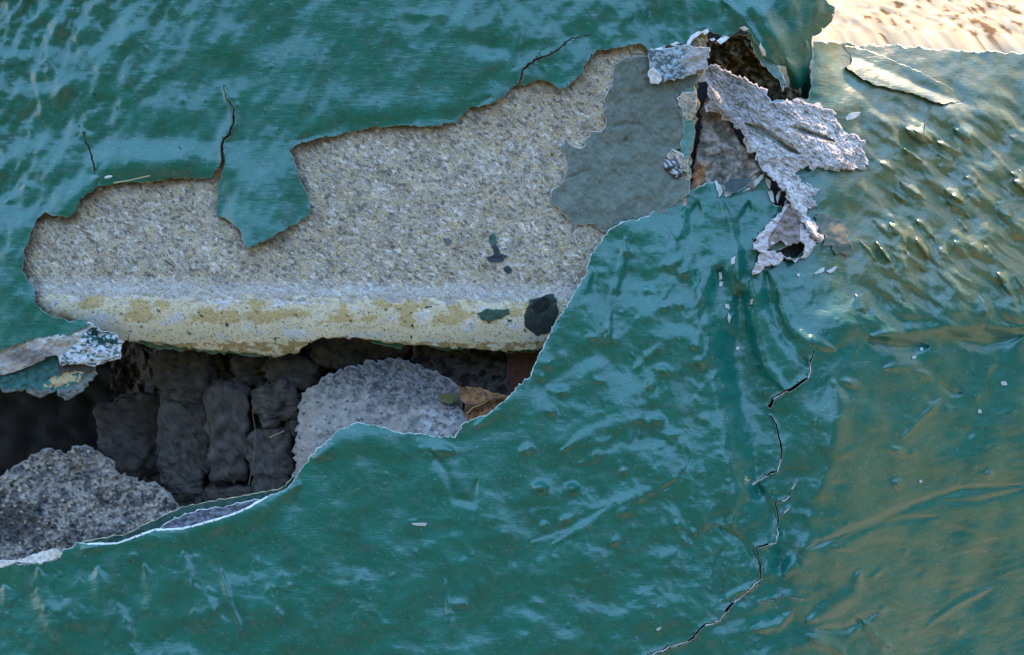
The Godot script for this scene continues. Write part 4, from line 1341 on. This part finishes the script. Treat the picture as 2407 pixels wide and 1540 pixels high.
func build_corner() -> void:
	var c := thing("broken_core", "rust-stained broken concrete between the dark joint and the white crust", "broken concrete", 1690, 430, -20)
	var f := Field.new(1600, 200, 1820, 470, 2.6)
	f.fill(func(x: float, y: float) -> float: return -10.0 + 0.02 * (x - 1640.0) + 5.0 * noise_c.get_noise_2d(x * 0.8, y * 0.8) + 2.0 * noise_c.get_noise_2d(x * 2.5, y * 2.5) + 0.8 * grains.get_noise_2d(x, y))
	part("concrete_core", sheet(f, poly([1680, 226, 1694, 270, 1734, 330, 1810, 400, 1800, 440, 1746, 460, 1688, 470, 1640, 470, 1622, 462, 1630, 420, 1640, 368, 1650, 310, 1652, 250, 1668, 225], 4.0, 71), broken, [], 40.0, 4.0, Color(0.2, 0.16, 0.13), Color(0.05, 0.045, 0.04), 3.0), M.stone, c)
	var g := Field.new(1690, 420, 1780, 470, 3.0)
	g.fill(func(_x: float, _y: float) -> float: return 4.0)
	part("paint_flake", sheet(g, poly([1700, 432, 1720, 418, 1745, 414, 1768, 424, 1756, 440, 1724, 452, 1706, 450], 2.0, 72), plain(Color(0.05, 0.075, 0.078)), [], 2.0, 1.0, Color(0.5, 0.5, 0.5)), M.dull, c)

	var m := single("moss_bank", sheet(Field.new(1640, 80, 1890, 270, 2.8).fill(func(x: float, y: float) -> float: return -38.0 + 6.0 * noise_c.get_noise_2d(x * 1.2, y * 1.2) + 3.0 * noise_c.get_noise_2d(x * 4.0, y * 4.0)), poly([1664, 105, 1700, 90, 1760, 80, 1860, 150, 1880, 250, 1800, 262, 1720, 230, 1672, 190], 4.0, 73), moss, [], 30.0, 2.0, Color(0.03, 0.025, 0.015), Color(0.02, 0.016, 0.01)), M.stone, "dark mossy dirt under the drooping paint corner", "moss")
	m.set_meta("kind", "thing")

	var t := thing("lime_crust", "powdery lilac-white lime crust fanning out over the right corner", "lime crust", 1850, 400, 0)
	var h := Field.new(1640, 130, 2060, 660, 2.6)
	h.fill(func(x: float, y: float) -> float:
		var p := x * 0.86 + y * 0.5
		var q := y * 0.86 - x * 0.5
		return lerpf(3.0 + lean(y), lower_relief(x, y) + 7.0, smoothstep(1680.0, 1720.0, x)) + 2.6 * noise_c.get_noise_2d(p * 0.35, q * 0.9) + 1.0 * noise_c.get_noise_2d(p * 1.4, q * 4.5) + 1.6 * grains.get_noise_2d(p, q))
	h.ridge(poly([1660, 190, 1700, 260, 1757, 324, 1800, 400, 1856, 463, 1900, 530, 1920, 560]), 16, 7.0)
	h.ridge(poly([1752, 292, 1790, 304, 1830, 330, 1850, 350, 1880, 362]), 6, -6.0)
	h.ridge(poly([1855, 298, 1900, 312, 1960, 332]), 5, -5.0)
	h.ridge(poly([1690, 262, 1722, 300, 1750, 350, 1780, 398]), 8, -4.0)
	var fan := poly([1658, 168, 1680, 152, 1701, 168, 1740, 182, 1766, 196, 1798, 212, 1805, 236, 1830, 244, 1856, 238, 1880, 236, 1900, 243, 1924, 244, 1938, 258, 1956, 264, 1962, 284, 1976, 296, 1983, 315, 2010, 318, 2032, 336, 2024, 353, 2034, 368, 2041, 385, 2021, 398, 1980, 396, 1937, 391, 1900, 392, 1880, 396, 1872, 405, 1876, 425, 1900, 436, 1925, 451, 1905, 460, 1908, 470, 1920, 486, 1896, 490, 1900, 510, 1914, 527, 1925, 548, 1934, 567, 1914, 573, 1900, 556, 1888, 516, 1856, 468, 1827, 428, 1789, 388, 1757, 330, 1731, 292, 1688, 262, 1659, 252, 1671, 234, 1664, 200], 5.0, 74, true, 5.0)
	part("crust_fan", sheet(h, fan, func(x: float, y: float) -> Color:
		var col := crust(x, y)
		var gap: float = 6.0 - absf(y - (292.0 + (x - 1752.0) * 0.55)) if x > 1752.0 and x < 1875.0 else (5.0 - absf(y - (298.0 + (x - 1855.0) * 0.32)) if x > 1855.0 and x < 1962.0 else -1.0)
		return col.lerp(Color(0.12, 0.13, 0.10), 0.8) if gap + 3.0 * noise_a.get_noise_2d(x * 3.0, y * 3.0) > 0.0 else col, [], 6.0, 4.0, Color(0.50, 0.47, 0.47), Color(0.36, 0.33, 0.32), 3.0), M.stone, t)
	# the brown, hollowed foot of the crust
	var foot := Field.new(1760, 470, 1960, 660, 2.6)
	foot.fill(func(x: float, y: float) -> float: return lower_relief(x, y) + 9.0 + 3.0 * noise_c.get_noise_2d(x * 1.2, y * 1.2) + 2.0 * noise_c.get_noise_2d(x * 3.0, y * 3.0) + 0.8 * grains.get_noise_2d(x, y))
	var hole := poly([1802, 590, 1815, 574, 1836, 566, 1850, 576, 1866, 572, 1880, 566, 1892, 575, 1890, 598, 1870, 610, 1848, 606, 1836, 594, 1820, 590], 3.0, 75)
	part("crust_foot", sheet(foot, poly([1846, 488, 1866, 470, 1884, 520, 1896, 545, 1915, 572, 1908, 590, 1890, 606, 1868, 612, 1845, 606, 1838, 616, 1815, 620, 1800, 628, 1782, 640, 1772, 645, 1780, 612, 1788, 596, 1772, 582, 1780, 560, 1796, 540, 1822, 514], 4.0, 76), func(x: float, y: float) -> Color:
		var w := noise_a.get_noise_2d(x * 1.6, y * 1.6)
		var col := Color(0.58, 0.50, 0.48) * (1.0 + 0.3 * w)
		if x > 1806.0 and x < 1880.0 and y < 575.0 + 20.0 * w and x - 1806.0 > (560.0 - y) * 0.6:
			col = Color(0.26, 0.20, 0.175) * (1.0 + 0.6 * w)
		return col, [hole], 14.0, 2.0, Color(0.5, 0.45, 0.43), Color(0.10, 0.08, 0.07), 2.0), M.stone, t)
	var strip := Field.new(1790, 560, 1890, 620, 3.0)
	strip.fill(func(x: float, y: float) -> float: return -2.0 + 0.03 * (x - 1800.0))
	part("hollow_floor", sheet(Field.new(1780, 550, 1910, 630, 4.0).fill(func(x: float, y: float) -> float: return -14.0 + 2.0 * noise_c.get_noise_2d(x * 2.0, y * 2.0)), poly([1785, 555, 1900, 555, 1900, 622, 1785, 622]), plain(Color(0.03, 0.04, 0.035)), [], 0.0), M.dull, t)
	part("paint_sliver", sheet(strip, poly([1800, 578, 1830, 572, 1866, 562, 1864, 570, 1840, 582, 1826, 588, 1806, 586], 1.5, 77), plain(Color(0.22, 0.33, 0.27)), [], 1.5), M.dull, t)
	# grey smear of wet lime next to the crust
	var smear := Field.new(1890, 470, 2020, 630, 3.0)
	smear.fill(func(x: float, y: float) -> float: return lower_relief(x, y) + 2.5 + 0.8 * noise_c.get_noise_2d(x * 2.0, y * 2.0))
	part("lime_smear", sheet(smear, poly([1915, 500, 1940, 505, 1965, 516, 1990, 540, 2002, 560, 2004, 596, 1985, 606, 1960, 590, 1940, 570, 1922, 545], 8.0, 78), func(x: float, y: float) -> Color: return Color(0.17, 0.155, 0.12).lerp(Color(0.06, 0.10, 0.08), clampf(0.5 + 1.2 * noise_a.get_noise_2d(x * 1.5, y * 1.5), 0, 1)), [], 1.0, 1.0, Color(0.2, 0.2, 0.16)), M.dull, t)


# ---------------------------------------------------------------- leaves, stems and litter

func blade(outline: PackedVector2Array, depth: Callable, color: Callable, step := 3.0) -> ArrayMesh:
	var r := box_of(outline).grow(6)
	var f := Field.new(r.position.x, r.position.y, r.end.x, r.end.y, step)
	f.fill(depth)
	return sheet(f, outline, color, [], 0.5, 0.6, Color(0.2, 0.12, 0.05), Color(0.1, 0.06, 0.03), 0.2)


func build_small_things() -> void:
	var leaf := thing("dead_leaf", "curled orange-brown dead leaf on the pale block against the paint edge", "leaf", 1130, 945, -50)
	part("leaf_blade", blade(poly([1074, 908, 1098, 910, 1130, 912, 1158, 922, 1200, 930, 1190, 950, 1160, 975, 1101, 996, 1092, 970, 1094, 950, 1083, 940, 1080, 922], 2.0, 91), func(x: float, y: float) -> float: return -44.0 + 0.03 * (y - 930.0) + 5.0 * exp(-pow((y - 948.0 + 0.3 * (x - 1120.0)) / 12.0, 2.0)) + 3.0 * noise_c.get_noise_2d(x, y), func(x: float, y: float) -> Color: return Color(0.22, 0.095, 0.028) * (1.0 + 0.9 * noise_a.get_noise_2d(x * 1.2, y * 1.2)) if noise_a.get_noise_2d(x * 2.0 + 60.0, y * 2.0) > -0.3 else Color(0.05, 0.025, 0.012)), M.leaf, leaf)
	part("leaf_vein", tube(PackedVector3Array([at(1098, 972, -38), at(1112, 958, -36), at(1130, 952, -36), at(1150, 940, -38)]), 0.0009, 0.0004, Color(0.35, 0.22, 0.10)), M.leaf, leaf)
	single("dead_leaf", blade(poly([1030, 928, 1048, 924, 1074, 930, 1072, 944, 1056, 948, 1036, 942], 2.0, 92), func(x: float, y: float) -> float: return -50.0 + 2.0 * noise_c.get_noise_2d(x, y), plain(Color(0.10, 0.10, 0.025))), M.leaf, "small olive-green leaf scrap left of the orange-brown leaf", "leaf")
	single("dead_leaf", blade(poly([662, 1152, 676, 1136, 692, 1120, 694, 1130, 680, 1148, 668, 1156], 1.0, 93), func(_x: float, _y: float) -> float: return -20.0, plain(Color(0.14, 0.07, 0.035))), M.leaf, "narrow brown leaf sliver at the paint edge below the rubble", "leaf")

	single("grass_stem", tube(PackedVector3Array([at(634, 1028, -60), at(650, 1021, -58), at(668, 1013, -59)]), 0.0006, 0.0004, Color(0.40, 0.32, 0.14)), M.leaf, "short dry yellow grass stem lying across the stones in the hollow", "grass stem")
	single("grass_stem", tube(PackedVector3Array([at(585, 1140, -66), at(598, 1070, -64), at(600, 1010, -66), at(592, 960, -70)]), 0.0006, 0.0003, Color(0.16, 0.11, 0.06)), M.leaf, "thin brown root running up between tall stone and its right neighbour", "root")
	single("straw_stem", tube(PackedVector3Array([at(268, 430, 14), at(300, 425, 13), at(330, 418, 14), at(352, 413, 15)]), 0.0007, 0.0005, Color(0.55, 0.44, 0.20)), M.leaf, "tiny yellow straw on the paint edge above the slab's left end", "straw")
	single("paint_crumb", stone(255, 416, 15, Vector3(4.0, 1.4, 1.2), Vector3(0, 0, 0.2), 2.5, 0.4, plain(Color(0.6, 0.62, 0.6)), 51, 16, 10), M.dull, "tiny white crumb beside the yellow straw on the paint", "crumb")
	single("glassy_pebble", stone(1583, 395, -1, Vector3(7.0, 11.0, 4.0), Vector3(0, 0, 0.6), 2.6, 1.6, func(x: float, y: float) -> Color: return Color(0.02, 0.02, 0.022) if cells.get_noise_2d(x * 6.0, y * 6.0) < 0.35 else Color(0.5, 0.5, 0.53), 52, 32, 20), M.paint, "dark glassy pebble with white specks set in the skim coat", "pebble")
	single("wood_splinter", tube(PackedVector3Array([at(388, 612, -2), at(398, 619, -1.5), at(411, 627, -2)]), 0.0011, 0.0006, Color(0.07, 0.055, 0.045)), M.leaf, "dark wood splinter stuck on the slab's left half", "splinter")

	# what lies on the ground behind the wall
	var stick := func(flat: Array, r: float, c: Color, label: String, lift := 0.0) -> void:
		var pts := PackedVector3Array()
		for i in range(0, flat.size(), 2):
			var p := on_ground(flat[i], flat[i + 1])
			pts.append(W.affine_inverse() * (p + Vector3(0, r * 0.8 + lift, 0)))
		single("dry_stick", tube(pts, r, r * 0.6, c, 9), M.leaf, label, "stick")
	stick.call([1938, 64, 1990, 72, 2040, 80, 2100, 92, 2150, 108, 2190, 118], 0.0065, Color(0.66, 0.55, 0.40), "thick pale stick lying along the wall's back edge", 0.012)
	stick.call([2240, 93, 2238, 104, 2233, 124], 0.0028, Color(0.40, 0.22, 0.09), "short reddish twig standing off the wall's back edge")
	stick.call([2388, -12, 2396, 15, 2402, 40, 2416, 70], 0.011, Color(0.42, 0.22, 0.08), "brown branch at the picture's upper right corner")
	stick.call([1930, 92, 1960, 82, 2000, 62], 0.0028, Color(0.30, 0.24, 0.14), "thin grey-brown stem poking out beside the drooping paint corner", 0.02)
	stick.call([1925, 84, 1955, 74, 1990, 58], 0.0022, Color(0.20, 0.15, 0.08), "thinner dark stem above the grey-brown stem by the drooping corner", 0.03)
	stick.call([2290, 78, 2320, 72, 2345, 80, 2360, 90], 0.0035, Color(0.16, 0.10, 0.05), "dark curled bark strip on the bright ground at the right")
	for k in 90:
		var near := k < 34
		var p := on_ground(rng.randf_range(1955, 2090 if near else 2420), rng.randf_range(-10, 60 if near else 118))
		var size := rng.randf_range(0.0016, 0.0055)
		var o := MeshInstance3D.new()
		o.name = "ground_crumb"
		var c := W.affine_inverse() * (p + Vector3(0, size * 0.3, 0))
		o.mesh = stone(1203.5, 769.8, 0, Vector3(size * 1400.0, size * 700.0, size * 900.0), Vector3(0, rng.randf_range(0, 3), 0), 2.4, size * 300.0, plain([Color(0.10, 0.065, 0.04), Color(0.28, 0.18, 0.09), Color(0.55, 0.45, 0.33)][k % 3]), k + 200, 14, 9)
		o.material_override = M.stone
		add_child(o, true)
		o.transform = W.translated_local(c)
		o.set_meta("label", "small dry crumb of litter scattered on the sunlit ground")
		o.set_meta("category", "litter")
		o.set_meta("group", "litter crumbs on the sunlit ground")


# Where a line of sight over the wall's back edge meets the ground.
func on_ground(x: float, y: float) -> Vector3:
	var eye := W * Vector3(0, 0, REACH * 0.001)
	var d := (W * at(x, y, 0) - eye).normalized()
	var p := eye
	for k in 40:
		p += d * maxf(0.0, (p.y - ground_height(p.x, p.z)) / maxf(0.1, -d.y)) * 0.9
	return p
